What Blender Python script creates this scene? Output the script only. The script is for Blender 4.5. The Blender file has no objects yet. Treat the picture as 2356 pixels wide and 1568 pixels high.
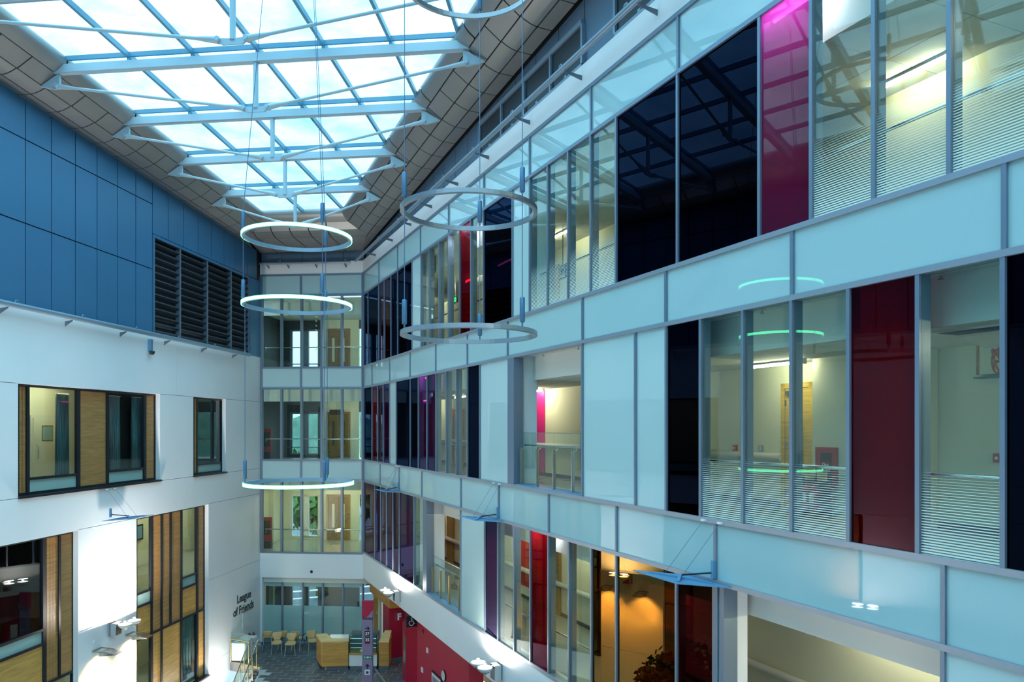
import bpy, math, random
from mathutils import Vector, Matrix
R_ = math.radians
SC = bpy.context.scene
COL = SC.collection
random.seed(7)

# ------------------------------------------------------------------ camera, sky, exposure
F, CX, Y0, EYE = 1730.0, 1178.0, 982.0, 9.4      # focal length and principal point of the 2356x1568 frame; eye height
cd = bpy.data.cameras.new('camera')
cam = bpy.data.objects.new('camera', cd)
COL.objects.link(cam)
cam.location = (0, 0, EYE)
cam.rotation_euler = (R_(90), 0, 0)
cd.sensor_width = 36.0
cd.lens = 36.0 * F / 2356.0
cd.shift_y = (Y0 - 784.0) / 2356.0
cd.clip_start, cd.clip_end = 0.05, 600
SC.camera = cam

SC.view_settings.view_transform = 'Standard'
SC.view_settings.look = 'None'
SC.view_settings.exposure = 0.62
SC.view_settings.gamma = 1.0
SC.view_settings.use_curve_mapping = False
try:
    SC.cycles.use_denoising = True
    SC.cycles.max_bounces = 8
    SC.cycles.diffuse_bounces = 3
    SC.cycles.glossy_bounces = 4
    SC.cycles.transparent_max_bounces = 20
    SC.cycles.sample_clamp_indirect = 6.0
    SC.cycles.caustics_reflective = False
    SC.cycles.caustics_refractive = False
except Exception:
    pass

SKY_STRENGTH = 3.9
SKY_COL = (0.56, 0.83, 1.0)
W = bpy.data.worlds.new('overcast sky')
SC.world = W
W.use_nodes = True
nt = W.node_tree
nt.nodes.clear()
wo = nt.nodes.new('ShaderNodeOutputWorld')
bg = nt.nodes.new('ShaderNodeBackground')
tc = nt.nodes.new('ShaderNodeTexCoord')
sp = nt.nodes.new('ShaderNodeSeparateXYZ')
mr = nt.nodes.new('ShaderNodeMapRange')            # overcast sky: zenith three times the horizon
mr.inputs['From Min'].default_value = 0.0
mr.inputs['From Max'].default_value = 1.0
mr.inputs['To Min'].default_value = 0.34
mr.inputs['To Max'].default_value = 1.0
no = nt.nodes.new('ShaderNodeTexNoise')
no.inputs['Scale'].default_value = 5.0
no.inputs['Detail'].default_value = 4.0
nr = nt.nodes.new('ShaderNodeMapRange')
nr.inputs['From Min'].default_value = 0.3
nr.inputs['From Max'].default_value = 0.7
nr.inputs['To Min'].default_value = 0.85
nr.inputs['To Max'].default_value = 1.1
mu = nt.nodes.new('ShaderNodeMath'); mu.operation = 'MULTIPLY'
mu2 = nt.nodes.new('ShaderNodeMath'); mu2.operation = 'MULTIPLY'
mu2.inputs[1].default_value = SKY_STRENGTH
nt.links.new(tc.outputs['Generated'], sp.inputs[0])
nt.links.new(tc.outputs['Generated'], no.inputs['Vector'])
nt.links.new(sp.outputs['Z'], mr.inputs['Value'])
nt.links.new(no.outputs['Fac'], nr.inputs['Value'])
nt.links.new(mr.outputs[0], mu.inputs[0])
nt.links.new(nr.outputs[0], mu.inputs[1])
nt.links.new(mu.outputs[0], mu2.inputs[0])
bg.inputs['Color'].default_value = (*SKY_COL, 1)
nt.links.new(mu2.outputs[0], bg.inputs['Strength'])
nt.links.new(bg.outputs[0], wo.inputs['Surface'])

# ------------------------------------------------------------------ helpers
def empty(name, loc=(0, 0, 0), rz=0.0, label=None, cat=None, group=None, kind=None):
    o = bpy.data.objects.new(name, None)
    COL.objects.link(o)
    o.location = loc
    o.rotation_euler = (0, 0, rz)
    o.empty_display_size = 0.1
    tag(o, label, cat, group, kind)
    return o

def tag(o, label=None, cat=None, group=None, kind=None):
    if label: o['label'] = label
    if cat: o['category'] = cat
    if group: o['group'] = group
    if kind: o['kind'] = kind
    return o

class MB:
    """collects simple shapes, then links them as one mesh object"""
    def __init__(s):
        s.v, s.f, s.sm = [], [], []
    def add(s, vs, fs, smooth=False):
        b = len(s.v)
        s.v += [tuple(p) for p in vs]
        s.f += [tuple(b + i for i in f) for f in fs]
        s.sm += [smooth] * len(fs)
        return s
    def box(s, x0, x1, y0, y1, z0, z1):
        x0, x1 = min(x0, x1), max(x0, x1); y0, y1 = min(y0, y1), max(y0, y1); z0, z1 = min(z0, z1), max(z0, z1)
        return s.add([(x0, y0, z0), (x1, y0, z0), (x1, y1, z0), (x0, y1, z0), (x0, y0, z1), (x1, y0, z1), (x1, y1, z1), (x0, y1, z1)],
                     [(0, 3, 2, 1), (4, 5, 6, 7), (0, 1, 5, 4), (1, 2, 6, 5), (2, 3, 7, 6), (3, 0, 4, 7)])
    def bbox(s, x0, x1, y0, y1, z0, z1, b=0.01):
        """box with chamfered vertical and top edges"""
        o = [(x0 + b, y0), (x1 - b, y0), (x1, y0 + b), (x1, y1 - b), (x1 - b, y1), (x0 + b, y1), (x0, y1 - b), (x0, y0 + b)]
        i = [(min(max(p[0], x0 + b), x1 - b), min(max(p[1], y0 + b), y1 - b)) for p in o]
        vs = [(*p, z0) for p in o] + [(*p, z1 - b) for p in o] + [(*p, z1) for p in i]
        fs = [tuple(range(7, -1, -1))] + [(k, (k + 1) % 8, 8 + (k + 1) % 8, 8 + k) for k in range(8)]
        fs += [(8 + k, 8 + (k + 1) % 8, 16 + (k + 1) % 8, 16 + k) for k in range(8)] + [tuple(range(16, 24))]
        return s.add(vs, fs)
    def bar(s, p, q, w, h, up=(0, 0, 1)):
        """rectangular bar between two points, w across, h along 'up'"""
        p, q = Vector(p), Vector(q)
        d = (q - p).normalized()
        a = d.cross(Vector(up)).normalized() * (w / 2)
        b = a.cross(d).normalized() * (h / 2)
        vs = [p - a - b, p + a - b, p + a + b, p - a + b, q - a - b, q + a - b, q + a + b, q - a + b]
        return s.add(vs, [(0, 1, 2, 3), (7, 6, 5, 4), (0, 4, 5, 1), (1, 5, 6, 2), (2, 6, 7, 3), (3, 7, 4, 0)])
    def tube(s, pts, r, n=8, caps=True, closed=False):
        """round tube along points; r a number or one radius per point"""
        pts = [Vector(p) for p in pts]
        m = len(pts)
        rr = r if isinstance(r, (list, tuple)) else [r] * m
        vs, ref = [], None
        for i, p in enumerate(pts):
            if closed: d = pts[(i + 1) % m] - pts[i - 1]
            else: d = pts[min(i + 1, m - 1)] - pts[max(i - 1, 0)]
            d.normalize()
            if ref is None:
                ref = Vector((0, 0, 1)) if abs(d.z) < 0.9 else Vector((1, 0, 0))
            a = d.cross(ref).normalized(); b = a.cross(d).normalized()
            ref = b
            for k in range(n):
                t = 2 * math.pi * k / n
                vs.append(p + (a * math.cos(t) + b * math.sin(t)) * rr[i])
        fs = []
        for i in range(m if closed else m - 1):
            j = (i + 1) % m
            for k in range(n):
                fs.append((i * n + k, i * n + (k + 1) % n, j * n + (k + 1) % n, j * n + k))
        s.add(vs, fs, True)
        if caps and not closed:
            s.add(vs[:n], [tuple(range(n - 1, -1, -1))]); s.add(vs[-n:], [tuple(range(n))])
        return s
    def lathe(s, prof, n=20, o=(0, 0, 0), smooth=True):
        """profile of (radius, z) turned about a vertical axis through o"""
        vs = []
        for r, z in prof:
            for k in range(n):
                t = 2 * math.pi * k / n
                vs.append((o[0] + r * math.cos(t), o[1] + r * math.sin(t), o[2] + z))
        fs = [(i * n + k, i * n + (k + 1) % n, (i + 1) * n + (k + 1) % n, (i + 1) * n + k) for i in range(len(prof) - 1) for k in range(n)]
        return s.add(vs, fs, smooth)
    def prism(s, poly, z0, z1):
        """vertical prism over a counter-clockwise outline; z0, z1 numbers or functions of (x, y)"""
        g0 = z0 if callable(z0) else (lambda x, y: z0)
        g1 = z1 if callable(z1) else (lambda x, y: z1)
        n = len(poly)
        vs = [(x, y, g0(x, y)) for x, y in poly] + [(x, y, g1(x, y)) for x, y in poly]
        fs = [tuple(range(n - 1, -1, -1)), tuple(range(n, 2 * n))] + [(k, (k + 1) % n, n + (k + 1) % n, n + k) for k in range(n)]
        return s.add(vs, fs)
    def plate(s, poly, d, t):
        """flat polygon of 3D points thickened by t along vector d"""
        d = Vector(d).normalized() * t
        n = len(poly)
        vs = [Vector(p) for p in poly] + [Vector(p) + d for p in poly]
        fs = [tuple(range(n - 1, -1, -1)), tuple(range(n, 2 * n))] + [(k, (k + 1) % n, n + (k + 1) % n, n + k) for k in range(n)]
        return s.add(vs, fs)
    def build(s, name, mat, parent=None, label=None, kind=None):
        me = bpy.data.meshes.new(name)
        me.from_pydata(s.v, [], s.f)
        me.polygons.foreach_set('use_smooth', s.sm)
        me.materials.append(mat)
        me.update()
        o = bpy.data.objects.new(name, me)
        COL.objects.link(o)
        if parent: o.parent = parent
        if label: o['label'] = label
        if kind: o['kind'] = kind
        return o

def box(name, mat, parent, *a, **k): return MB().box(*a).build(name, mat, parent, **k)

def copy_tree(o, parent=None):
    c = o.copy(); COL.objects.link(c); c.parent = parent
    for ch in list(o.children): copy_tree(ch, c)
    return c

def text(name, s, mat, parent, loc, size, rot=(R_(90), 0, 0), ext=0.004, align='LEFT', bold=0.0, sx=1.0):
    cu = bpy.data.curves.new(name, 'FONT')
    cu.body = s; cu.size = size; cu.extrude = ext; cu.align_x = align; cu.offset = bold
    cu.space_line = 0.95
    cu.resolution_u = 3
    cu.materials.append(mat)
    tmp = bpy.data.objects.new(name, cu)
    me = bpy.data.meshes.new_from_object(tmp)
    me.materials.clear(); me.materials.append(mat)
    bpy.data.objects.remove(tmp); bpy.data.curves.remove(cu)
    o = bpy.data.objects.new(name, me)
    COL.objects.link(o)
    o.parent = parent; o.location = loc; o.rotation_euler = rot; o.scale = (sx, 1, 1)
    return o

class Frame:
    """a vertical plane seen in plan: local x along it, local y into the building behind it, z up"""
    def __init__(s, O, P):
        s.O = Vector(O); d = Vector(P) - s.O
        s.L = d.length; s.d = d.normalized(); s.n = Vector((-s.d.y, s.d.x)); s.rz = math.atan2(s.d.y, s.d.x)
    def u(s, px, v=0.0):
        r = Vector(((px - CX) / F, 1.0))
        t = (v + s.O.dot(s.n)) / r.dot(s.n)
        return (r * t - s.O).dot(s.d)
    def z(s, px, py, v=0.0):
        r = Vector(((px - CX) / F, 1.0))
        t = (v + s.O.dot(s.n)) / r.dot(s.n)
        return EYE + (Y0 - py) / F * t
    def w(s, u, v=0.0, z=0.0):
        p = s.O + s.d * u + s.n * v
        return (p.x, p.y, z)
    def uy(s, y):            # u where the plane reaches world depth y
        return (y - s.O.y) / s.d.y
    def here(s, name, u=0, v=0, z=0, turn=0.0, **k):
        return empty(name, s.w(u, v, z), s.rz + turn, **k)

FA, FB = 8.118, 773.0 / F                                  # right facade in plan: x = FA - FB * y
_yc = FA * F / (836.5 - 405)
CORNER = ((836.5 - CX) / F * _yc, _yc)
BACKL = ((599 - CX) / F * 32.95, 32.95)
FR = Frame(CORNER, (FA, 0.0))                              # right facade, from the far corner towards the viewer
LC, LB = 14.49, 182.0 / F                                  # left wall in plan: x = -LC + LB * y
FL = Frame((-LC, 0.0), (-LC + LB * 32.95, 32.95))          # left wall, away from the viewer
FBK = Frame(BACKL, CORNER)                                 # far wall, left to right
YN = -3.0                                                  # where the atrium ends behind the viewer
def H(y): return 18.83 - 0.055 * y                         # height where the roof soffit meets the walls

# ------------------------------------------------------------------ materials
def new_mat(name):
    m = bpy.data.materials.new(name); m.use_nodes = True
    t = m.node_tree; t.nodes.clear()
    out = t.nodes.new('ShaderNodeOutputMaterial')
    return m, t, out

def pbr(name, col, rough=0.5, metal=0.0, spec=0.5, var=0.0, vscale=3.0, bump=0.0, bscale=60.0, coat=0.0, stretch=(1, 1, 1)):
    m, t, out = new_mat(name)
    p = t.nodes.new('ShaderNodeBsdfPrincipled')
    p.inputs['Base Color'].default_value = (*col, 1)
    p.inputs['Roughness'].default_value = rough
    p.inputs['Metallic'].default_value = metal
    p.inputs['Specular IOR Level'].default_value = spec
    p.inputs['Coat Weight'].default_value = coat
    p.inputs['Coat Roughness'].default_value = 0.03
    if var or bump:
        c = t.nodes.new('ShaderNodeTexCoord'); mp = t.nodes.new('ShaderNodeMapping')
        mp.inputs['Scale'].default_value = stretch
        t.links.new(c.outputs['Object'], mp.inputs['Vector'])
    if var:
        n = t.nodes.new('ShaderNodeTexNoise'); n.inputs['Scale'].default_value = vscale; n.inputs['Detail'].default_value = 4
        r = t.nodes.new('ShaderNodeValToRGB')
        r.color_ramp.elements[0].position = 0.3; r.color_ramp.elements[1].position = 0.7
        r.color_ramp.elements[0].color = (*[x * (1 - var) for x in col], 1)
        r.color_ramp.elements[1].color = (*[min(1, x * (1 + var)) for x in col], 1)
        t.links.new(mp.outputs[0], n.inputs['Vector']); t.links.new(n.outputs['Fac'], r.inputs['Fac'])
        t.links.new(r.outputs['Color'], p.inputs['Base Color'])
    if bump:
        n2 = t.nodes.new('ShaderNodeTexNoise'); n2.inputs['Scale'].default_value = bscale
        b = t.nodes.new('ShaderNodeBump'); b.inputs['Strength'].default_value = bump; b.inputs['Distance'].default_value = 0.01
        t.links.new(mp.outputs[0], n2.inputs['Vector']); t.links.new(n2.outputs['Fac'], b.inputs['Height'])
        t.links.new(b.outputs[0], p.inputs['Normal'])
    t.links.new(p.outputs[0], out.inputs['Surface'])
    return m

def glass(name, tint, rough=0.0, ior=1.5, spec_col=(1, 1, 1), frit=None, haze=0.0, milk=0.0, milk_col=(0.8, 0.9, 0.9), dirt=0.0):
    """thin pane: straight-through light tinted, surface reflection by Fresnel; frit = (z of full density, z where it fades out, pitch)"""
    m, t, out = new_mat(name)
    tr = t.nodes.new('ShaderNodeBsdfTransparent'); tr.inputs['Color'].default_value = (*tint, 1)
    gl = t.nodes.new('ShaderNodeBsdfGlossy'); gl.inputs['Roughness'].default_value = rough; gl.inputs['Color'].default_value = (*spec_col, 1)
    r0 = ((ior - 1) / (ior + 1)) ** 2                       # Schlick reflection, the same from both faces of the pane
    lw_ = t.nodes.new('ShaderNodeLayerWeight'); lw_.inputs['Blend'].default_value = 0.5
    pw = t.nodes.new('ShaderNodeMath'); pw.operation = 'POWER'; pw.inputs[1].default_value = 5.0
    fr = t.nodes.new('ShaderNodeMath'); fr.operation = 'MULTIPLY_ADD'; fr.inputs[1].default_value = 1 - r0; fr.inputs[2].default_value = r0
    t.links.new(lw_.outputs['Facing'], pw.inputs[0]); t.links.new(pw.outputs[0], fr.inputs[0])
    body = tr.outputs[0]
    def mixin(body, fac_socket, col, val=None):
        df = t.nodes.new('ShaderNodeBsdfDiffuse'); df.inputs['Color'].default_value = (*col, 1)
        mx = t.nodes.new('ShaderNodeMixShader')
        if fac_socket is not None: t.links.new(fac_socket, mx.inputs[0])
        else: mx.inputs[0].default_value = val
        t.links.new(body, mx.inputs[1]); t.links.new(df.outputs[0], mx.inputs[2])
        return mx.outputs[0]
    if haze:                                                # slightly cloudy body: glows where a lamp stands close behind
        tl = t.nodes.new('ShaderNodeBsdfTranslucent'); tl.inputs['Color'].default_value = (*[min(1, c ** 0.75) for c in tint], 1)
        mh = t.nodes.new('ShaderNodeMixShader'); mh.inputs[0].default_value = haze
        t.links.new(body, mh.inputs[1]); t.links.new(tl.outputs[0], mh.inputs[2]); body = mh.outputs[0]
    if milk: body = mixin(body, None, milk_col, milk)
    if dirt:
        c = t.nodes.new('ShaderNodeTexCoord'); n = t.nodes.new('ShaderNodeTexNoise'); n.inputs['Scale'].default_value = 0.55; n.inputs['Detail'].default_value = 9; n.inputs['Roughness'].default_value = 0.62
        r = t.nodes.new('ShaderNodeMapRange'); r.inputs['From Min'].default_value = 0.45; r.inputs['From Max'].default_value = 0.85; r.inputs['To Max'].default_value = dirt
        t.links.new(c.outputs['Object'], n.inputs['Vector']); t.links.new(n.outputs['Fac'], r.inputs['Value'])
        gt = t.nodes.new('ShaderNodeBsdfTransparent'); gt.inputs['Color'].default_value = (0.22, 0.52, 0.66, 1)   # grime dims the sky
        gm = t.nodes.new('ShaderNodeMixShader'); t.links.new(r.outputs[0], gm.inputs[0]); t.links.new(body, gm.inputs[1]); t.links.new(gt.outputs[0], gm.inputs[2]); body = gm.outputs[0]
    if frit:
        zlo, zhi, pitch = frit
        c = t.nodes.new('ShaderNodeTexCoord'); s_ = t.nodes.new('ShaderNodeSeparateXYZ')
        t.links.new(c.outputs['Object'], s_.inputs[0])
        d = t.nodes.new('ShaderNodeMapRange')                 # printed share of each pitch
        d.inputs['From Min'].default_value = zlo; d.inputs['From Max'].default_value = zhi
        d.inputs['To Min'].default_value = 0.62; d.inputs['To Max'].default_value = 0.0
        t.links.new(s_.outputs['Z'], d.inputs['Value'])
        q = t.nodes.new('ShaderNodeMath'); q.operation = 'DIVIDE'; q.inputs[1].default_value = pitch
        t.links.new(s_.outputs['Z'], q.inputs[0])
        fc = t.nodes.new('ShaderNodeMath'); fc.operation = 'FRACT'; t.links.new(q.outputs[0], fc.inputs[0])
        lt = t.nodes.new('ShaderNodeMath'); lt.operation = 'LESS_THAN'
        t.links.new(fc.outputs[0], lt.inputs[0]); t.links.new(d.outputs[0], lt.inputs[1])
        body = mixin(body, lt.outputs[0], (0.80, 0.88, 0.82))
    mx = t.nodes.new('ShaderNodeMixShader')
    t.links.new(fr.outputs[0], mx.inputs[0]); t.links.new(body, mx.inputs[1]); t.links.new(gl.outputs[0], mx.inputs[2])
    t.links.new(mx.outputs[0], out.inputs['Surface'])
    return m

def glow(name, col, strength):
    m, t, out = new_mat(name)
    e = t.nodes.new('ShaderNodeEmission'); e.inputs['Color'].default_value = (*col, 1); e.inputs['Strength'].default_value = strength
    t.links.new(e.outputs[0], out.inputs['Surface'])
    return m

def wood(name, col, across=2.0, along=24.0, var=0.22, rough=0.45):
    return pbr(name, col, rough, var=var, vscale=1.0, stretch=(across, across, along))

M = dict(
    plaster=pbr('white plaster', (0.86, 0.855, 0.86), 0.55, var=0.02, vscale=0.7),
    blue=pbr('blue grey cladding', (0.052, 0.180, 0.325), 0.38, metal=0.15, var=0.04, vscale=0.6),
    grey=pbr('grey cladding', (0.12, 0.19, 0.27), 0.42, metal=0.2, var=0.04, vscale=0.6),
    gap=pbr('black joint backing', (0.012, 0.012, 0.016), 0.9),
    soffit=pbr('brushed grey soffit sheet', (0.27, 0.268, 0.262), 0.36, metal=0.35, var=0.05, vscale=0.8),
    truss=pbr('white painted steel', (0.40, 0.53, 0.60), 0.4),
    purlin=pbr('blue painted glazing bar', (0.12, 0.30, 0.42), 0.4),
    alu=pbr('grey aluminium frame', (0.19, 0.24, 0.32), 0.38, metal=0.35),
    alu_l=pbr('pale aluminium frame', (0.32, 0.35, 0.41), 0.38, metal=0.35),
    spandrel=pbr('back painted white glass', (0.41, 0.58, 0.595), 0.012, spec=0.5),
    white_glass=pbr('opal white glass', (0.48, 0.63, 0.635), 0.012, spec=0.55),
    darkframe=pbr('black window frame', (0.010, 0.012, 0.018), 0.35),
    oak=wood('oak veneer', (0.40, 0.20, 0.065)),
    oak2=wood('warm oak veneer', (0.55, 0.29, 0.07)),
    beech=wood('pale beech ply', (0.70, 0.46, 0.20), var=0.12),
    slate=pbr('slate floor tile', (0.085, 0.092, 0.105), 0.30, var=0.35, vscale=1.6, bump=0.06, bscale=30),
    grout=pbr('pale grout', (0.46, 0.47, 0.48), 0.9),
    red=pbr('crimson wall paint', (0.42, 0.008, 0.045), 0.5),
    cream=pbr('cream corridor wall', (0.79, 0.79, 0.61), 0.6),
    ceil=pbr('white ceiling tile', (0.74, 0.75, 0.70), 0.7),
    vinyl=pbr('pale vinyl floor', (0.38, 0.41, 0.36), 0.18, var=0.05),
    dark=pbr('unlit room shade and dark trim', (0.05, 0.06, 0.07), 0.6),  # also walls of unlit rooms, their dimness put into the colour
    steel=pbr('brushed stainless steel', (0.62, 0.62, 0.62), 0.25, metal=1.0),
    brass=pbr('warm metal post', (0.60, 0.42, 0.20), 0.32, metal=0.9),
    gutter=pbr('grey painted tube', (0.24, 0.32, 0.40), 0.35, metal=0.3),
    bracket=pbr('dark grey bracket', (0.13, 0.17, 0.22), 0.5),
    louvre=pbr('dark louvre blade', (0.040, 0.050, 0.066), 0.45, metal=0.3),
    black=pbr('black plastic', (0.012, 0.012, 0.014), 0.4),
    white=pbr('white gloss', (0.85, 0.85, 0.84), 0.3),
    ringmetal=pbr('satin aluminium ring', (0.42, 0.44, 0.47), 0.30, metal=0.7),
    ringgrey=pbr('grey blue ring body', (0.30, 0.42, 0.52), 0.35, metal=0.3),
    rod=pbr('blue grey canister', (0.10, 0.20, 0.33), 0.4, metal=0.3),
    wire=pbr('steel wire', (0.14, 0.22, 0.36), 0.4, metal=0.5),
    sail=pbr('blue grey reflector plate', (0.12, 0.28, 0.45), 0.45),
    fire=pbr('fire red', (0.45, 0.02, 0.02), 0.35),
    magwall=pbr('magenta wall paint', (0.62, 0.015, 0.20), 0.5),
    yellowdoor=wood('yellow oak door', (0.60, 0.40, 0.06)),
    browndoor=wood('brown oak door', (0.28, 0.17, 0.05)),
    curtain=pbr('blue grey curtain', (0.10, 0.17, 0.20), 0.8, var=0.5, vscale=6, stretch=(6, 6, 0.2)),
    purple=pbr('violet sign body', (0.27, 0.20, 0.32), 0.35),
    leaf=pbr('dark green leaf', (0.035, 0.075, 0.02), 0.5, var=0.4, vscale=2),
    leaf2=pbr('tree leaf', (0.07, 0.16, 0.035), 0.6, var=0.5, vscale=1.2),
    bark=pbr('bark', (0.09, 0.06, 0.04), 0.9),
    tarmac=pbr('blue grey tarmac', (0.06, 0.09, 0.14), 0.8),
    hill=pbr('far wooded hill', (0.05, 0.12, 0.10), 0.9, var=0.4, vscale=0.3),
    orange=pbr('orange cable', (0.55, 0.12, 0.02), 0.5),
    green=pbr('exit sign green', (0.0, 0.16, 0.06), 0.4),
    clock=pbr('clock face', (0.80, 0.80, 0.76), 0.4),
    bowl=pbr('white lamp bowl', (0.88, 0.86, 0.82), 0.3),
    chrome=pbr('polished metal', (0.75, 0.75, 0.76), 0.12, metal=1.0),
    # glass
    clear=glass('clear glass', (0.90, 0.97, 0.93)),
    roofglass=glass('roof glass', (0.80, 0.95, 0.985), dirt=0.65),
    dark_glass=glass('dark aubergine glass', (0.03, 0.012, 0.034), ior=1.36, spec_col=(0.13, 0.20, 0.42)),
    plum=glass('plum glass', (0.26, 0.06, 0.26), ior=1.38, haze=0.22, spec_col=(0.5, 0.5, 0.9)),
    magenta=glass('magenta glass', (0.42, 0.085, 0.33), ior=1.45, haze=0.45),
    redglass=glass('red glass', (0.44, 0.02, 0.05), ior=1.40, haze=0.22, spec_col=(0.8, 0.5, 0.7)),
    wine=glass('wine glass', (0.26, 0.055, 0.08), ior=1.42, spec_col=(0.7, 0.5, 0.7)),
    amber=glass('dark red glass with golden reflection tint', (0.26, 0.05, 0.02), ior=2.0, spec_col=(1.0, 0.62, 0.18)),  # dark red pane; golden lamp light put into its reflection colour
    frit3=glass('fritted glass of the top floor', (0.90, 0.97, 0.93), frit=(12.0, 13.05, 0.03)),
    frit2=glass('fritted glass of the middle floor', (0.90, 0.97, 0.93), frit=(7.95, 8.95, 0.03)),
    frost=glass('frosted glass', (0.80, 0.92, 0.90), milk=0.72, milk_col=(0.44, 0.65, 0.61)),
    # lamps
    tube=glow('fluorescent tube', (1.0, 0.93, 0.62), 42.0),
    tube_pink=glow('pink shaded tube', (0.85, 0.85, 1.0), 45.0),
    led=glow('green white led', (0.11, 1.0, 0.46), 6.0),
    lampwhite=glow('uplight bowl glow', (1.0, 0.95, 0.86), 9.0),
    lampwarm=glow('flood lamp lens', (1.0, 0.74, 0.30), 30.0),
    exitglow=glow('lit green exit sign', (0.05, 0.8, 0.25), 1.2),
)
SILL = {3: 12.01, 2: 7.987, 1: 4.01}
HEAD = {3: 15.126, 2: 11.10, 1: 7.078}
FLOOR = {3: 11.95, 2: 7.93, 1: 3.95, 0: 0.0}
CLG = {3: 14.56, 2: 10.54, 1: 6.56}
BAND_TOP = 16.60
BAND_LOW = 2.90
U_END = FR.uy(0.8)                # near end of the right facade, beside the viewer

# ------------------------------------------------------------------ right facade: the glazed wall of the corridors
WR = FR.here('wall_right', kind='structure')
PANE = dict(
    D=('dark_glass', 'dark aubergine tinted pane'), C=('clear', None), P=('plum', 'violet tinted pane'), M=('magenta', 'magenta tinted pane'),
    R=('redglass', 'red tinted pane'), A=('amber', 'dark red pane with golden lamp reflection tinted in'), V=('wine', 'wine red tinted pane'),
    W=('white_glass', 'opaque white glass panel'), S=('spandrel', 'opaque pale cyan spandrel panel'), F3=('frit3', 'clear pane with printed lines'), F2=('frit2', 'clear pane with printed lines'))
ROWS = {
    3: [(838, 847.6, 'D'), (847.6, 872, 'D'), (872, 885, 'V'), (885, 900.5, 'V'), (900.5, 916, 'D'), (916, 949, 'D'), (949, 970, 'W'), (970, 989, 'C'), (989, 1011, 'C'),
        (1011, 1033, 'C'), (1033, 1059, 'C'), (1059, 1085, 'R'), (1085, 1114, 'C'), (1114, 1180.7, 'D'), (1180.7, 1220.3, 'W'), (1220.3, 1262, 'F3'), (1262, 1309, 'F3'),
        (1309, 1361, 'F3'), (1361, 1419.5, 'F3'), (1419.5, 1560.8, 'D'), (1560.8, 1749.5, 'D'), (1749.5, 1869, 'M'), (1869, 2013, 'F3'), (2013, 2187, 'F3'), (2187, 2400, 'F3'),
        (2400, 2690, 'F3'), (2690, 3250, 'D'), (3250, 4400, 'F3')],
    2: [(838, 856.6, 'D'), (856.6, 869.7, 'R'), (869.7, 882.7, 'V'), (882.7, 897.6, 'P'), (897.6, 912.8, 'W'), (912.8, 945, 'D'), (945, 963.8, 'D'), (963.8, 983.4, 'P'),
        (983.4, 1004.3, 'P'), (1004.3, 1027.8, 'C'), (1027.8, 1051.4, 'C'), (1051.4, 1077, 'C'), (1077, 1105.5, 'D'), (1105.5, 1171.6, 'W'), (1184, 1341.5, 'O'), (1341.5, 1464, 'W'),
        (1464, 1535, 'W'), (1535, 1614, 'D'), (1614, 1711.5, 'F2'), (1711.5, 1823.5, 'F2'), (1823.5, 1955, 'F2'), (1955, 2114.5, 'R'), (2114.5, 2311, 'F2'), (2311, 2580, 'D'),
        (2580, 2990, 'F2'), (2990, 4000, 'W')],
    1: [(838, 863, 'V'), (863, 876.6, 'P'), (876.6, 890, 'V'), (890, 904.6, 'P'), (904.6, 920, 'V'), (920, 953.8, 'P'), (953.8, 975.6, 'C'), (983, 1061, 'O'), (1061, 1117, 'W'),
        (1117, 1147.3, 'P'), (1147.3, 1184.6, 'C'), (1184.6, 1222, 'C'), (1222, 1263.5, 'R'), (1263.5, 1310.5, 'C'), (1310.5, 1362.5, 'C'), (1362.5, 1420, 'A'), (1420, 1558.5, 'A'),
        (1558.5, 1645, 'V'), (1652, 1663, 'W'), (1667, 2172.5, 'O'), (2172.5, 2520, 'W'), (2520, 3000, 'F2'), (3000, 4000, 'W')],
}
SPANS = {
    'top': (15.126, 16.06, [838, 872.7, 915.8, 968.5, 1033.4, 1114.6, 1220, 1361.5, 1562, 1845, 2260, 2930, 4200]),
    3: (HEAD[2], SILL[3], [838, 856.7, 897.5, 944.6, 1003.7, 1076.6, 1169.5, 1342, 1534, 1825, 2314, 3060, 4200]),
    2: (HEAD[1], SILL[2], [838, 875.4, 919.3, 971.6, 1061.8, 1149, 1264, 1420, 1648, 2173.5, 3000, 4200]),
}
MW = 0.052
def mull(px0, z0, z1, px1=None, v1=0.15, mat='alu'):
    ua = FR.u(px0); ub = FR.u(px1) if px1 else ua
    box('mullion', M[mat], WR, ua - MW / 2, ub + MW / 2, -0.035, v1, z0, z1)
for lv, row in ROWS.items():
    z0, z1 = SILL[lv] + 0.035, HEAD[lv] - 0.035
    edges = set()
    for a, b, k in row:
        edges.add(a); edges.add(b)
        if k == 'O': continue
        mt, lb = PANE[k]
        mb = MB().box(FR.u(a) + MW / 2, FR.u(b) - MW / 2, 0.0, 0.028 if k in 'WS' else 0.010, z0, z1)
        mb.build('glass_pane' if k not in 'WS' else 'glass_panel', M[mt], WR, label=lb)
    wide = {1171.6: 1184, 975.6: 983, 1645: 1652, 1663: 1667}
    for e in sorted(edges):
        if e in wide.values(): continue
        if e in wide: mull(e, z0, z1, wide[e], 0.22)
        else: mull(e, z0, z1)
for key, (za, zb, xs) in SPANS.items():
    for a, b in zip(xs[:-1], xs[1:]):
        box('spandrel_panel', M['spandrel'], WR, FR.u(a) + MW / 2, FR.u(b) - MW / 2, 0.0, 0.03, za + 0.035, zb - 0.035)
    for e in xs: mull(e, za + 0.035, zb - 0.035)
for zz in (16.06, 15.126, SILL[3], HEAD[2], SILL[2], HEAD[1], SILL[1]):
    box('transom', M['alu_l'] if zz < 15 else M['alu'], WR, 0, U_END, -0.04, 0.15, zz - 0.036, zz + 0.036)
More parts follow.
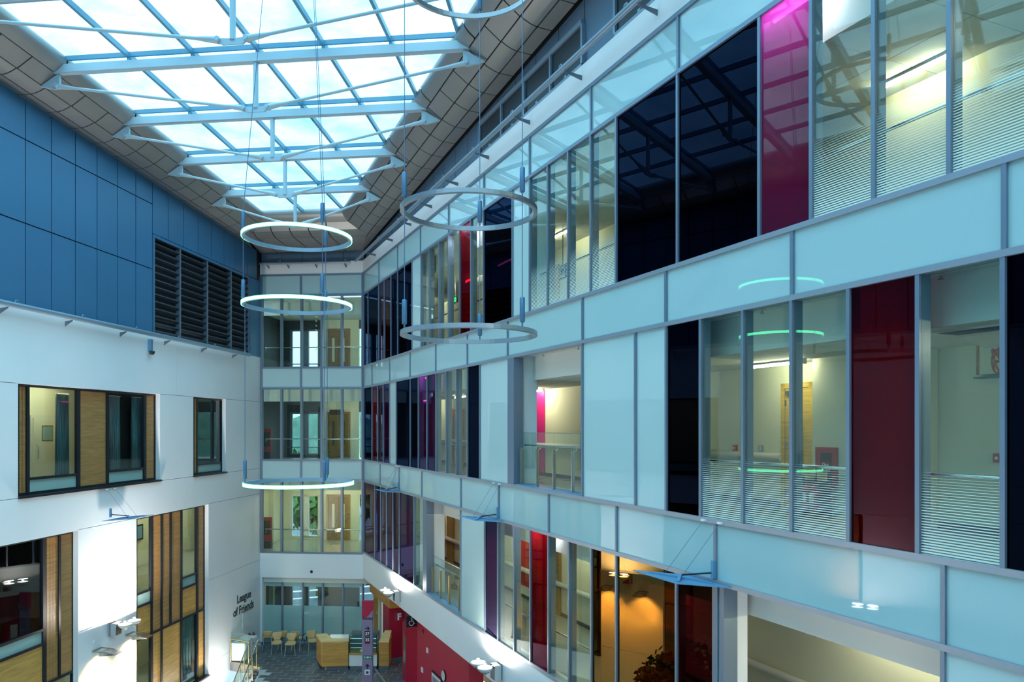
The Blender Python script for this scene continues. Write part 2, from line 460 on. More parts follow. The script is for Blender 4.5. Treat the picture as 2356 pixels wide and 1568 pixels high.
# white fascias at the top and above the ground floor
box('fascia', M['plaster'], WR, 0, U_END, -0.03, 0.25, 16.10, BAND_TOP)
box('fascia', M['plaster'], WR, 0, U_END, -0.03, 0.35, BAND_LOW, SILL[1] - 0.036)
box('fascia_soffit', M['plaster'], WR, 0, U_END, 0.35, 3.2, BAND_LOW, BAND_LOW + 0.08)
box('corner_post', M['alu'], WR, -0.06, 0.06, -0.06, 0.15, SILL[1] - 0.04, 16.1)
# grey cladding and high windows above the top fascia
UW = {n: (FR.u(a), FR.u(b)) for n, (a, b) in enumerate([(1099, 1335), (1410, 2150)])}
topz = lambda u: H(FR.w(u)[1]) + 0.02
def clad(u0, u1, z0, z1=None):
    g = 0.014
    zt0, zt1 = (topz(u0), topz(u1)) if z1 is None else (z1, z1)
    MB().add([(u0 + g, 0.10, z0), (u1 - g, 0.10, z0), (u1 - g, 0.10, zt1), (u0 + g, 0.10, zt0), (u0 + g, 0.15, z0), (u1 - g, 0.15, z0), (u1 - g, 0.15, zt1), (u0 + g, 0.15, zt0)],
             [(0, 1, 2, 3), (7, 6, 5, 4), (0, 4, 5, 1), (1, 5, 6, 2), (2, 6, 7, 3), (3, 7, 4, 0)]).build('cladding_panel', M['grey'], WR)
MOD = 0.935 * math.hypot(1, FB)
uu = UW[0][0]
while uu > 0.02:
    clad(max(uu - MOD, 0.0), uu, BAND_TOP); uu -= MOD
for n, (ua, ub) in UW.items():
    k = max(1, round((ub - ua) / MOD / 1.0))
    for i in range(k): clad(ua + (ub - ua) * i / k, ua + (ub - ua) * (i + 1) / k, 17.62)
clad(UW[0][1], UW[1][0], BAND_TOP)
uu = UW[1][1]
while uu < U_END: clad(uu, min(uu + MOD, U_END), BAND_TOP); uu += MOD
UE2 = FR.uy(YN)
MB().add([(-0.5, 0.17, 16.5), (UE2, 0.17, 16.5), (UE2, 0.17, topz(UE2) + 0.75), (-0.5, 0.17, topz(0) + 0.75), (-0.5, 0.2, 16.5), (UE2, 0.2, 16.5), (UE2, 0.2, topz(UE2) + 0.75), (-0.5, 0.2, topz(0) + 0.75)],
         [(0, 1, 2, 3), (7, 6, 5, 4), (3, 2, 6, 7)]).build('joint_backing', M['gap'], WR)
for n, (ua, ub) in UW.items():
    wn = FR.here('window_%d' % (n + 1), kind='structure')
    div = [FR.u(p) for p in (1099, 1150, 1202, 1262.5, 1335)] if n == 0 else [ua + (ub - ua) * i / 4 for i in range(5)]
    zb_, zt_ = BAND_TOP, 17.60
    for z_ in (zb_ + 0.06, zt_ - 0.05): box('frame_rail', M['gutter'], wn, ua, ub, 0.02, 0.14, z_ - 0.06, z_ + 0.05)
    for d_ in div: box('frame_stile', M['gutter'], wn, d_ - 0.035, d_ + 0.035, 0.02, 0.14, zb_ + 0.11, zt_ - 0.10)
    for a, b in zip(div[:-1], div[1:]):
        box('pane', M['darkframe'], wn, a + 0.035, b - 0.035, 0.07, 0.10, zb_ + 0.11, zt_ - 0.10)
        box('opener', M['gutter'], wn, (a + b) / 2 - 0.05, (a + b) / 2 + 0.05, 0.03, 0.07, zb_ + 0.11, zb_ + 0.17)

# corridors behind the facade: floors, ceilings, rear walls
for lv in (1, 2, 3):
    f, c = FLOOR[lv], CLG[lv]
    s = FR.here('floor_corridor', kind='structure')
    box('floor_slab', M['vinyl'], s, 0.02, U_END, 0.16, 2.9, f - 0.8, f)
    s = FR.here('ceiling_corridor', kind='structure')
    box('bulkhead', M['ceil'], s, 0.02, U_END, 0.52, 0.60, c, HEAD[lv] + 0.06)
    n = int(U_END / 1.2)
    for i in range(n):
        for j in range(2):
            u0 = U_END * i / n; v0 = 0.60 + 1.12 * j
            box('ceiling_tile', M['ceil'], s, u0 + 0.006, u0 + U_END / n - 0.006, v0 + 0.006, v0 + 1.114, c, c + 0.03)
    box('ceiling_void', M['gap'], s, 0.02, U_END, 0.60, 2.9, c + 0.04, c + 0.06)
    box('head_lining', M['ceil'], s, 0.02, U_END, 0.15, 0.52, HEAD[lv] + 0.01, HEAD[lv] + 0.06)
    s = FR.here('wall_corridor', kind='structure')
    box('rear_wall', M['cream'], s, 0.02, U_END, 2.75, 2.9, f, c)
    box('skirting', M['dark'], s, 0.02, U_END, 2.735, 2.75, f, f + 0.1)
    box('end_wall', M['cream'], s, -0.1, 0.02, 0.16, 2.9, f, c)
    box('end_wall', M['cream'], s, U_END, U_END + 0.1, 0.16, 2.9, f, c)
PIERS = {3: [(949, 970), (1180.7, 1222)], 2: [(897.6, 912.8), (1105.5, 1183), (1341.5, 1535)], 1: [(955, 982), (1061, 1112), (1648, 1668), (2174, 2380)]}
for lv, ps in PIERS.items():
    for a, b in ps:
        p = FR.here('column', kind='structure')
        ua, ub = FR.u(a) + 0.03, FR.u(b) - 0.03
        box('pier', M['plaster'], p, ua, ub, 0.16, 0.62 if b - a > 25 else 0.45, FLOOR[lv], HEAD[lv] + 0.05)
def tube_light(fr, u, v, z, n, lab, grp, ln=1.2, turn=0.0, tube='tube'):
    t = fr.here('fluorescent_light', u, v, z, turn, label=lab, cat='light', group=grp)
    box('housing', M['white'], t, -ln / 2, ln / 2, -0.05, 0.05, -0.035, 0.0)
    MB().tube([(-ln / 2 + 0.03, 0, -0.06), (ln / 2 - 0.03, 0, -0.06)], 0.022, 8).build('tube', M[tube], t)
    for e in (-1, 1): box('end_cap', M['white'], t, e * ln / 2 - 0.02, e * ln / 2 + 0.02, -0.03, 0.03, -0.09, -0.035)
    return t
ORD = ['first', 'second', 'third', 'fourth', 'fifth', 'sixth', 'seventh', 'eighth', 'ninth']
TUBES = {3: [(3.0, 1.9), (8.0, 1.9), (11.0, 1.9), (FR.u(1290, 2.0), 1.9), (FR.u(2095, 2.3), 2.3), (FR.u(2900, 1.6), 1.6)],
         2: [(2.5, 1.9), (7.0, 1.9), (12.6, 1.9), (FR.u(1240, 2.6), 2.45), (FR.u(1790, 2.1), 2.1), (FR.u(2700, 1.5), 1.5)],
         1: [(2.5, 1.9), (6.5, 1.9), (10.5, 1.9), (FR.u(1290, 2.0), 1.9), (FR.u(1480, 2.0), 1.9), (FR.u(2010, 2.4), 2.4), (FR.u(2150, 2.3), 2.3), (FR.u(2420, 2.3), 2.3), (FR.u(2900, 2.0), 2.0)]}
for lv, nm in ((3, 'top'), (2, 'middle'), (1, 'first')):
    for i, (u, v) in enumerate(TUBES[lv]):
        tube_light(FR, u, v, CLG[lv], i, 'bare fluorescent tube under the %s floor corridor ceiling, %s one out from the far corner' % (nm, ORD[i]), '%s floor corridor tubes' % nm)
for lv, x, nm in ((3, 1072, 'top floor behind the slim red pane'), (2, 863, 'middle floor behind the bright red pane near the corner'), (2, 984, 'middle floor behind the paired violet panes'), (1, 1243, 'first floor behind the single red pane'), (3, 1835, 'top floor behind the wide magenta pane')):
    tube_light(FR, FR.u(x, 0.22), 0.22, HEAD[lv] + 0.0, 0, 'pink tube heading the %s' % nm, None, 0.5 if x < 1000 else 0.9, tube='tube_pink')

def handrail(fr, px0, px1, z, v, lab, marks):
    u0, u1 = fr.u(px0, v), fr.u(px1, v)
    t = fr.here('corridor_handrail', u0, v, z, label=lab, cat='handrail')
    L = u1 - u0
    MB().tube([(0, 0, 0), (L, 0, 0)], 0.023, 10).build('rail', M['steel'], t)
    for m in marks:
        um = fr.u(m, v) - u0
        if -0.01 <= um <= L + 0.01:
            um = min(max(um, 0.02), L - 0.02)
            MB().tube([(um, 0, -0.02), (um, 0, -0.11), (um, -0.03, -0.13), (um, -0.10, -0.13)], 0.009, 6).build('bracket', M['steel'], t)
    return t
for lv, a, b, lab, mk in [
    (3, 1886, 2900, 'steel handrail behind the three wide clear panes of the top floor', (1893, 2020, 2195, 2410, 2700)),
    (3, 1234, 1421, 'steel handrail behind four clear panes of the top floor beside the ward 39 sign', (1240, 1266, 1312, 1364)),
    (3, 973, 1116, 'steel handrail of the top floor behind the slim panes around the red one', (975, 991, 1036, 1087)),
    (2, 1636, 2112, 'steel handrail of the middle floor in front of the yellow door', (1642, 1727, 1838, 1965)),
    (2, 2118, 2900, 'steel handrail of the middle floor beneath the wall cabinet', (2132, 2330)),
    (2, 1006, 1080, 'steel handrail of the middle floor behind three slim clear panes', (1008, 1030, 1054)),
    (1, 1164, 1262, 'steel handrail of the first floor just before the single red pane', (1166, 1192)),
    (1, 1272, 1362, 'steel handrail of the first floor behind the clear pair beyond the red pane', (1276, 1326))]:
    handrail(FR, a, b, FLOOR[lv] + 0.95, 0.24, lab, mk)

def balustrade(px0, px1, posts, lv, lab, postmat):
    v = 0.10
    u0, u1 = FR.u(px0, v), FR.u(px1, v)
    t = FR.here('glass_balustrade', u0, v, SILL[lv] + 0.036, label=lab, cat='balustrade')
    ps = [FR.u(p, v) - u0 for p in posts] + [u1 - u0]
    for i, p in enumerate(ps[:-1]):
        box('glass_panel', M['clear'], t, p + 0.03, ps[i + 1] - 0.005, 0.0, 0.012, 0.06, 1.24)
        box('post', M[postmat], t, p - 0.02, p + 0.02, -0.02, 0.045, 0, 0.88)
        box('post_foot', M['steel'], t, p - 0.045, p + 0.045, -0.05, 0.07, 0, 0.012)
        MB().tube([(p, 0.03, 0.86), (p + 0.02, 0.08, 0.88), (p + 0.02, 0.10, 0.93)], 0.009, 6).build('rail_bracket', M['steel'], t)
    box('edge_cap', M['steel'], t, 0, u1 - u0, -0.004, 0.016, 1.24, 1.252)
    MB().tube([(0.02, 0.10, 0.95), (u1 - u0, 0.10, 0.95)], 0.023, 10).build('handrail', M['steel'], t)
balustrade(1198, 1339, (1199, 1235, 1273.5, 1316.5), 2, 'glass balustrade with dark posts in the middle floor opening', 'steel')
balustrade(993, 1060, (994, 1013, 1033, 1056), 1, 'glass balustrade with bronze posts in the first floor opening', 'brass')
for lv, a, b in ((2, 1184, 1341), (1, 983, 1061), (1, 1667, 2172)):
    p = FR.here('trim_%d' % (1 if lv == 2 else (2 if a < 1000 else 3)), kind='structure')
    box('sill_plate', M['sail'] if a < 1400 else M['alu_l'], p, FR.u(a) + 0.03, FR.u(b) - 0.03, -0.03, 0.5, SILL[lv] + 0.0361, SILL[lv] + 0.05)

# ------------------------------------------------------------------ far wall: lift lobby glazing
WB = FBK.here('wall_back', kind='structure')
BW = FBK.L
def bmull(px, z0, z1, mat='alu'):
    u = FBK.u(px); box('mullion', M[mat], WB, u - 0.045, u + 0.045, -0.035, 0.12, z0, z1)
bz = lambda y: FBK.z(720, y)
BX5 = [602, 647.5, 693.5, 740, 786.5, 834]
BX3 = [602, 692.7, 739.5, 834]
def brow(xs, z0, z1, mat, lab=None, nm='glass_pane'):
    for a, b in zip(xs[:-1], xs[1:]):
        box(nm, M[mat], WB, FBK.u(a) + 0.045, FBK.u(b) - 0.045, 0, 0.01 if nm == 'glass_pane' else 0.03, z0 + 0.04, z1 - 0.04, label=lab)
    for x in xs: bmull(x, z0 + 0.04, z1 - 0.04)
BZ = [16.03, bz(679), bz(845), bz(893), bz(1058), bz(1104), bz(1271)]
brow(BX3, BZ[1], BZ[0], 'spandrel', nm='spandrel_panel')
brow(BX5, BZ[2], BZ[1], 'clear')
brow(BX3, BZ[3], BZ[2], 'spandrel', nm='spandrel_panel')
brow(BX5, BZ[4], BZ[3], 'clear')
brow(BX3, BZ[5], BZ[4], 'spandrel', nm='spandrel_panel')
brow(BX5, BZ[6], BZ[5], 'clear')
for z_ in BZ: box('transom', M['alu'], WB, 0, BW, -0.04, 0.12, z_ - 0.04, z_ + 0.04)
box('fascia', M['plaster'], WB, 0, BW, -0.03, 0.25, BZ[0] + 0.04, BAND_TOP)
box('fascia', M['plaster'], WB, 0, BW, -0.03, 0.35, bz(1329), BZ[6] - 0.04)
BG = bz(1329)
gx = [605.6, 650, 697, 743, 789.5, 835]
for a, b in zip(gx[:-1], gx[1:]):
    u0, u1 = FBK.u(a, 0.2) + 0.04, FBK.u(b, 0.2) - 0.04
    box('frosted_pane', M['frost'], WB, u0, u1, 0.2, 0.212, 0.1, 1.58)
    box('glass_pane', M['clear'], WB, u0, u1, 0.2, 0.21, 1.58, BG - 0.42)
    box('frosted_pane', M['frost'], WB, u0, u1, 0.2, 0.212, BG - 0.42, BG - 0.04)
for x in gx: box('mullion', M['alu'], WB, FBK.u(x, 0.2) - 0.035, FBK.u(x, 0.2) + 0.035, 0.14, 0.28, 0, BG)
box('transom', M['alu'], WB, 0.1, BW - 0.02, 0.14, 0.28, BG - 0.04, BG)
box('sill_rail', M['alu'], WB, 0.1, BW - 0.02, 0.14, 0.28, 0.0, 0.1)
box('jamb', M['plaster'], WB, -0.02, 0.10, -0.03, 0.35, 0, BG)
ztop = lambda u: H(FBK.w(u)[1]) + 0.02
n = 5
for i in range(n):
    a, b = BW * i / n + 0.01, BW * (i + 1) / n - 0.01
    box('cladding_panel', M['grey'], WB, a, b, 0.10, 0.15, BAND_TOP, ztop((a + b) / 2))
box('joint_backing', M['gap'], WB, -0.5, BW + 0.5, 0.17, 0.2, 16.5, ztop(0) + 0.75)
# lobby rooms
VD = 3.6
for lv in (0, 1, 2, 3):
    f = FLOOR[lv]; c = {3: 14.75, 2: 10.9, 1: 6.95, 0: 2.6}[lv]
    s = FBK.here('floor_lobby', kind='structure'); box('floor_slab', M['vinyl'], s, -0.5, BW + 0.6, 0.13, VD + 0.2, f - 0.75 if lv else f - 0.2, f if lv else 0.0)
    s = FBK.here('ceiling_lobby', kind='structure'); box('ceiling_board', M['ceil'], s, -0.5, BW + 0.6, 0.9, VD + 0.2, c - (0.18 if lv else 0), c + 0.25)
    box('bulkhead', M['ceil'], s, -0.5, BW + 0.6, 0.78, 0.9, c - 0.35 if lv else c - 0.05, c + 0.3)
    box('head_lining', M['ceil'], s, -0.5, BW + 0.6, 0.13, 0.78, (c + 0.2) if lv else c, c + 0.3)
    s = FBK.here('wall_lobby', kind='structure')
    wa, wb = FBK.u(667, VD), FBK.u(737, VD)
    wall_m = M['dark'] if lv in (0, 3, 2) else M['cream']  # dim floors: lack of light painted as dark walls
    ct = c - 0.18 if lv else c
    wz0, wz1 = f + 0.12, f + (2.18 if lv else 2.4)
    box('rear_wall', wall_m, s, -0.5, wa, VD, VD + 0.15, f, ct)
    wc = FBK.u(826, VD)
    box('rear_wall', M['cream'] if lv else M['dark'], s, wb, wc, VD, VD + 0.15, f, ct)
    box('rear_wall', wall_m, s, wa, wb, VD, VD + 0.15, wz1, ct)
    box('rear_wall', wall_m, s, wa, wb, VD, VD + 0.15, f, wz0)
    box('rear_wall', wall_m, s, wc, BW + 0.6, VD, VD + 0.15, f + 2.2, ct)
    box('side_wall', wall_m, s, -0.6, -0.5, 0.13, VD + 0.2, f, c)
    box('side_wall', M['cream'], s, BW + 0.6, BW + 0.7, 0.13, VD + 0.2, f, c)
    wn = FBK.here('window_%d' % (10 + lv), kind='structure')
    fm = M['white'] if lv == 1 else M['alu']
    mid = wa + (wb - wa) * 0.42
    for a, b in ((wa, wa + 0.12), (mid, mid + 0.3), (wb - 0.12, wb)):
        box('frame_stile', fm, wn, a, b, VD - 0.02, VD + 0.1, wz0, wz1)
    for z_ in (wz0 + 0.04, wz1 - 0.04): box('frame_rail', fm, wn, wa, wb, VD - 0.02, VD + 0.1, z_ - 0.04, z_ + 0.04)
    for a, b in ((wa + 0.12, mid), (mid + 0.3, wb - 0.12), (wc, BW + 0.6)):
        box('pane', M['clear'], wn, a, b, VD + 0.03, VD + 0.04, wz0 + 0.08, wz1 - 0.08)
    if lv:
        MB().tube([(wa - 0.1, VD - 0.08, f + 0.5), (wb, VD - 0.08, f + 0.5)], 0.025, 8).build('guard_rail', M['alu'] if lv > 1 else M['oak'], wn)
        nm = {3: 'top', 2: 'middle', 1: 'first'}[lv]
        t = FBK.here('lobby_handrail', 0.1, 0.3, f + 0.95, label='steel handrail behind the %s floor lobby glazing' % nm, cat='handrail')
        MB().tube([(0, 0, 0), (BW - 0.3, 0, 0)], 0.025, 8).build('rail', M['steel'], t)
        for k in (0.05, 2.3, 4.0): MB().tube([(k, 0, 0), (k, -0.0, -0.12), (k, -0.12, -0.14)], 0.01, 6).build('bracket', M['steel'], t)
        # doors
        d = FBK.here('double_door', FBK.u(752, VD), VD, f, label='brown double door with slim glazed slots in the %s floor lobby' % nm, cat='door')
        dw = FBK.u(806, VD) - FBK.u(752, VD)
        dm = M['browndoor']
        for a, b in ((0, 0.08), (dw - 0.08, dw)): box('jamb', M['oak'], d, a, b, -0.05, 0.0, 0, 2.2)
        box('head', M['oak'], d, 0, dw, -0.05, 0.0, 2.12, 2.2)
        for a, b in ((0.09, dw / 2 - 0.005), (dw / 2 + 0.005, dw - 0.09)):
            lf = box('leaf', dm, d, a, b, -0.03, 0.0, 0.01, 2.11)
            m_ = (a + b) / 2
            box('vision_slot', M['cream'] if lv != 2 else M['dark'], lf, m_ - 0.06, m_ + 0.06, -0.036, -0.03, 0.6, 1.75)
            MB().tube([(m_ + 0.18, -0.03, 0.9), (m_ + 0.18, -0.07, 0.9), (m_ + 0.18, -0.07, 1.2), (m_ + 0.18, -0.03, 1.2)], 0.012, 6).build('pull_handle', M['steel'], lf)
        d2 = FBK.here('lobby_door', FBK.u(622, VD), VD, f, label='single %s door at the end of the %s floor lobby' % ('oak' if lv == 1 else 'dark', nm), cat='door')
        w2 = FBK.u(645, VD) - FBK.u(622, VD)
        lf = box('leaf', M['yellowdoor'] if lv == 1 else M['dark'], d2, 0.0, w2, -0.05, 0, 0.01, 2.1)
        if lv == 2: box('vision_slot', M['yellowdoor'], lf, 0.1, 0.35, -0.056, -0.05, 0.2, 1.7)
        MB().tube([(w2 - 0.1, -0.05, 1.0), (w2 - 0.1, -0.1, 1.0), (w2 - 0.22, -0.1, 1.0)], 0.012, 6).build('lever', M['steel'], lf)
        box('frame', M['oak'] if lv == 1 else M['black'], d2, -0.06, w2 + 0.06, -0.02, 0, 2.1, 2.16)
        tube_light(FBK, FBK.u(790, 1.1) if lv > 1 else FBK.u(800, 1.8), 1.1 if lv > 1 else 1.8, c - 0.18, 0, 'fluorescent tube under the %s floor lobby ceiling' % nm, None, 1.2)
        if lv == 1:
            for q, uq in enumerate((1.0, 2.7)): tube_light(FBK, uq, 1.4, c - 0.18, 0, 'fluorescent tube %s the first floor lobby window' % ('well before' if q else 'in the corner before'), 'first floor lobby tubes', 1.2)
e = FBK.here('lobby_exit_sign', FBK.u(775, 2.6), 2.6, 10.1, label='dark hanging exit sign before the middle floor lobby double door', cat='sign')
box('plate', M['black'], e, -0.35, 0.35, -0.02, 0.02, -0.12, 0.12); box('hanger', M['steel'], e, -0.01, 0.01, -0.01, 0.01, 0.12, 0.6)
for lv, x, nm in ((1, 615, 'first'), (2, 614, 'middle')):
    e = FBK.here('fire_point_board', FBK.u(x, 0.9), 0.9, FLOOR[lv] + 0.4, label='dark red fire point board standing in the %s floor lobby' % nm, cat='sign')
    box('board', M['fire'], e, -0.22, 0.22, -0.02, 0.02, -0.05, 1.0); box('notice', M['black'], e, -0.15, 0.15, -0.026, -0.02, 0.2, 0.85); box('foot', M['black'], e, -0.2, 0.2, -0.1, 0.1, -0.4, -0.05)

# ------------------------------------------------------------------ left wall: white plaster below, blue cladding above
WL = FL.here('wall_left', kind='structure')
UL0, UL1 = FL.uy(YN), FL.L
ul = FL.u
LOW = -4.0
ZG = 12.46
def plast(u0, u1, z0, z1, g=0.006):
    box('plaster_panel', M['plaster'], WL, u0 + g, u1 - g, 0, 0.2, z0 + g, z1 - g)
W1, W2, W3, W4 = (ul(41.5), ul(368)), (ul(444.8), ul(519.5)), (ul(-420), ul(179.7)), (ul(314), ul(480))
j1, j2 = ul(406), ul(424.5)
plast(UL0, W1[0] - 2.5, 10.51, ZG); plast(W1[0] - 2.5, j1, 10.51, ZG); plast(j1, UL1, 10.51, ZG)
for a, b in ((UL0, W1[0]), (W1[1], W2[0]), (W2[1], UL1)): plast(a, b, 7.6, 10.51)
for a, b in ((UL0, 12.0), (12.0, j2), (j2, UL1)): plast(a, b, 6.5, 7.6)
for a, b in ((UL0, W3[0]), (W3[1], W4[0]), (W4[1], UL1)):
    plast(a, b, 3.6, 6.5); plast(a, b, 0.4, 3.6); plast(a, b, LOW, 0.4)
for a, b in (W3, W4): plast(a, b, LOW, 0.0)
# blue cladding panels
def lclad(u0, u1, z0, z1=None):
    g = 0.015
    t0, t1 = (H(FL.w(u0)[1]) + 0.02, H(FL.w(u1)[1]) + 0.02) if z1 is None else (z1, z1)
    MB().add([(u0 + g, -0.02, z0 + g), (u1 - g, -0.02, z0 + g), (u1 - g, -0.02, t1 - g), (u0 + g, -0.02, t0 - g), (u0 + g, 0.03, z0 + g), (u1 - g, 0.03, z0 + g), (u1 - g, 0.03, t1 - g), (u0 + g, 0.03, t0 - g)],
             [(0, 1, 2, 3), (7, 6, 5, 4), (0, 4, 5, 1), (1, 5, 6, 2), (2, 6, 7, 3), (3, 7, 4, 0)]).build('cladding_panel', M['blue'], WL)
js = [ul(x) for x in (57, 117, 172, 222, 268.6, 311, 349.5)]
m_ = (js[-1] - js[0]) / 6
while js[0] > UL0 + m_: js.insert(0, js[0] - m_)
js.insert(0, UL0)
for a, b in zip(js[:-1], js[1:]):
    lclad(a, b, ZG, 14.61); lclad(a, b, 14.61, 16.75); lclad(a, b, 16.75)
ks = [ul(x) for x in (349.5, 385.6, 421, 454.7, 485, 514, 541.5, 568, 590)]
for a, b in zip(ks[:-1], ks[1:]): lclad(a, b, 15.78)
box('cladding_return', M['blue'], WL, ul(575), UL1, -0.02, 0.03, ZG, 15.77)
hz = lambda u: H(FL.w(u)[1]) + 0.76
MB().add([(UL0, 0.05, ZG), (ks[0], 0.05, ZG), (ks[0], 0.05, hz(ks[0])), (UL0, 0.05, hz(UL0)), (UL0, 0.09, ZG), (ks[0], 0.09, ZG), (ks[0], 0.09, hz(ks[0])), (UL0, 0.09, hz(UL0))],
         [(0, 1, 2, 3), (7, 6, 5, 4), (0, 4, 5, 1), (2, 3, 7, 6), (3, 0, 4, 7)]).build('joint_backing', M['gap'], WL)
MB().add([(ks[0], 0.05, 15.65), (UL1 + 0.6, 0.05, 15.65), (UL1 + 0.6, 0.05, hz(UL1)), (ks[0], 0.05, hz(ks[0])), (ks[0], 0.09, 15.65), (UL1 + 0.6, 0.09, 15.65), (UL1 + 0.6, 0.09, hz(UL1)), (ks[0], 0.09, hz(ks[0]))],
         [(0, 1, 2, 3), (7, 6, 5, 4), (0, 4, 5, 1), (2, 3, 7, 6), (3, 0, 4, 7)]).build('joint_backing', M['gap'], WL)
# dark louvred opening
lw = FL.here('louvre_screen', ul(354.8), 0, ZG, label='dark louvred screen of tilted blades set in the blue cladding', cat='louvre')
LX = [ul(x) - ul(354.8) for x in (354.8, 415, 477.5, 532, 573)]
LH = 15.68 - ZG
for i, x in enumerate(LX): box('stile', M['bracket'], lw, x - 0.03, x + 0.03, -0.01, 0.16, 0, LH)
box('head', M['blue'], lw, -0.12, LX[-1] + 0.03, -0.03, 0.05, LH, LH + 0.09)
box('jamb', M['blue'], lw, -0.12, -0.04, -0.03, 0.05, 0, LH)
for i in range(4):
    for k in range(13):
        z_ = 0.12 + k * (LH - 0.2) / 12.5
        MB().bar((LX[i] + 0.03, 0.08, z_), (LX[i + 1] - 0.03, 0.08, z_), 0.15, 0.05, up=(0, 0.55, 0.83)).build('blade', M['louvre'], lw)
box('backing', M['gap'], lw, -0.1, LX[-1] + 0.4, 0.30, 0.33, -0.1, LH + 0.3)
box('hood', M['gap'], lw, -0.1, LX[-1] + 0.4, 0.05, 0.33, LH, LH + 0.05)

# windows of the left wall
def lwin(n, px_wall, z0, z1, parts, rails, depth=0.18):
    """parts: (px0, px1, kind, (z0, z1)) at the window plane, which lies 'depth' behind the wall face"""
    w = FL.here('window_%d' % n, kind='structure')
    d = depth
    ua, ub = ul(px_wall[0]), ul(px_wall[1])
    box('reveal', M['plaster'], w, ub - 0.001, ub + 0.05, 0.001, d + 0.1, z0, z1)
    box('reveal', M['plaster'], w, ua - 0.05, ua + 0.001, 0.001, d + 0.1, z0, z1)
    box('reveal_head', M['plaster'], w, ua, ub, 0.001, d + 0.1, z1 - 0.001, z1 + 0.05)
    box('sill', M['darkframe'], w, ua, ub + 0.03, -0.06, d, z0 - 0.04, z0 + 0.02)
    for p in parts:
        a, b, k = p[:3]
        zz = p[3] if len(p) > 3 else (z0, z1)
        a, b = ul(a, d), ul(b, d)
        if k == 'F': box('frame_bar', M['darkframe'], w, a, b, d - 0.03, d + 0.06, *zz)
        elif k == 'G': box('pane', M['clear'], w, a, b, d + 0.02, d + 0.03, *zz)
        elif k == 'L': box('low_light', M['frost'], w, a, b, d + 0.02, d + 0.03, *zz)
        elif k == 'T': box('timber_panel', M['oak'], w, a, b, d, d + 0.03, *zz)
        elif k == 'T2': box('timber_panel', M['oak2'], w, a, b, d, d + 0.03, *zz)  # lower panels: warm lamp wash put into the timber tone
        elif k == 'N':                                            # ribbed timber: narrow upright slats
            n_ = max(4, int((b - a) / 0.045))
            for i in range(n_):
                x = a + (b - a) * i / n_
                box('timber_slat', M['oak'], w, x, x + (b - a) / n_ * 0.72, d - 0.005, d + 0.03, *zz)
            box('slat_backing', M['oak'], w, a, b, d + 0.03, d + 0.04, *zz)
    for a, b, z_ in rails: box('frame_rail', M['darkframe'], w, ul(a, d), ul(b, d), d - 0.03, d + 0.06, z_ - 0.035, z_ + 0.035)
    return w
Z1, Z2 = 7.62, 10.51
lwin(20, (41.5, 368), Z1, Z2, [(38, 41.5, 'F'), (41.5, 59, 'N'), (59, 66, 'F'), (66, 176, 'G', (8.05, Z2)), (66, 176, 'L', (Z1, 8.05)), (176, 183, 'F'), (183, 243, 'T'), (243, 249, 'F'),
     (249, 329.5, 'G', (8.05, Z2)), (249, 329.5, 'L', (Z1, 8.05)), (329.5, 335, 'F'), (335, 354, 'T'), (354, 357.5, 'F')], [(41, 357, Z1 + 0.05), (41, 357, Z2 - 0.03), (62, 180, 8.05), (246, 332, 8.05)])
lwin(21, (444.8, 519.5), Z1, Z2, [(443, 446, 'F'), (446, 451.5, 'T'), (451.5, 454, 'F'), (454, 508.5, 'G', (8.0, Z2)), (454, 508.5, 'L', (Z1, 8.0)), (508.5, 512.5, 'F')], [(444, 512, Z1 + 0.05), (444, 512, Z2 - 0.03), (452, 510, 8.0)])
ZB, ZT = 0.02, 6.48
lwin(22, (-420, 179.7), ZB, ZT, [(-420, -160, 'T2', (ZB, 3.58)), (-420, -160, 'T'), (-160, -150, 'F'), (-150, 97, 'G', (3.98, ZT)), (-150, 97, 'L', (3.6, 3.98)), (-150, 97, 'T2', (ZB, 3.6)), (97, 104.5, 'F'), (104.5, 133, 'N', (2.5, ZT)), (133, 138, 'F', (2.5, ZT)),
     (138, 165.5, 'T', (2.5, ZT)), (104.5, 165.5, 'G', (ZB, 2.5)), (165.5, 168.5, 'F')], [(-150, 100, 3.98), (-150, 100, 3.6), (101, 168, 2.5), (-420, 168, ZT - 0.03)])
lwin(23, (314, 480), ZB, ZT, [(311, 314, 'F'), (314, 346, 'G', (4.0, ZT)), (314, 346, 'L', (3.58, 4.0)), (314, 346, 'T2', (2.52, 3.58)), (314, 350, 'G', (ZB, 2.52)), (346, 350, 'F'), (350, 369, 'T', (2.52, ZT)), (369, 373, 'F'),
     (373, 389.5, 'T', (2.52, ZT)), (389.5, 393.5, 'F', (2.52, ZT)), (393.5, 414.5, 'T', (2.52, ZT)), (350, 369, 'T2', (ZB, 2.52)), (373, 414.5, 'T2', (ZB, 2.52)), (414.5, 418.5, 'F'), (418.5, 451, 'G', (3.98, ZT)), (418.5, 451, 'L', (3.6, 3.98)),
     (418.5, 451, 'T2', (2.52, 3.6)), (418.5, 451, 'G', (ZB, 2.52)), (451, 455, 'F'), (455, 468, 'T', (2.52, ZT)), (455, 468, 'T2', (ZB, 2.52)), (468, 471, 'F')],
     [(314, 348, 4.0), (314, 348, 3.58), (312, 470, 2.52), (416, 453, 3.98), (416, 453, 3.6), (314, 470, ZT - 0.03)])
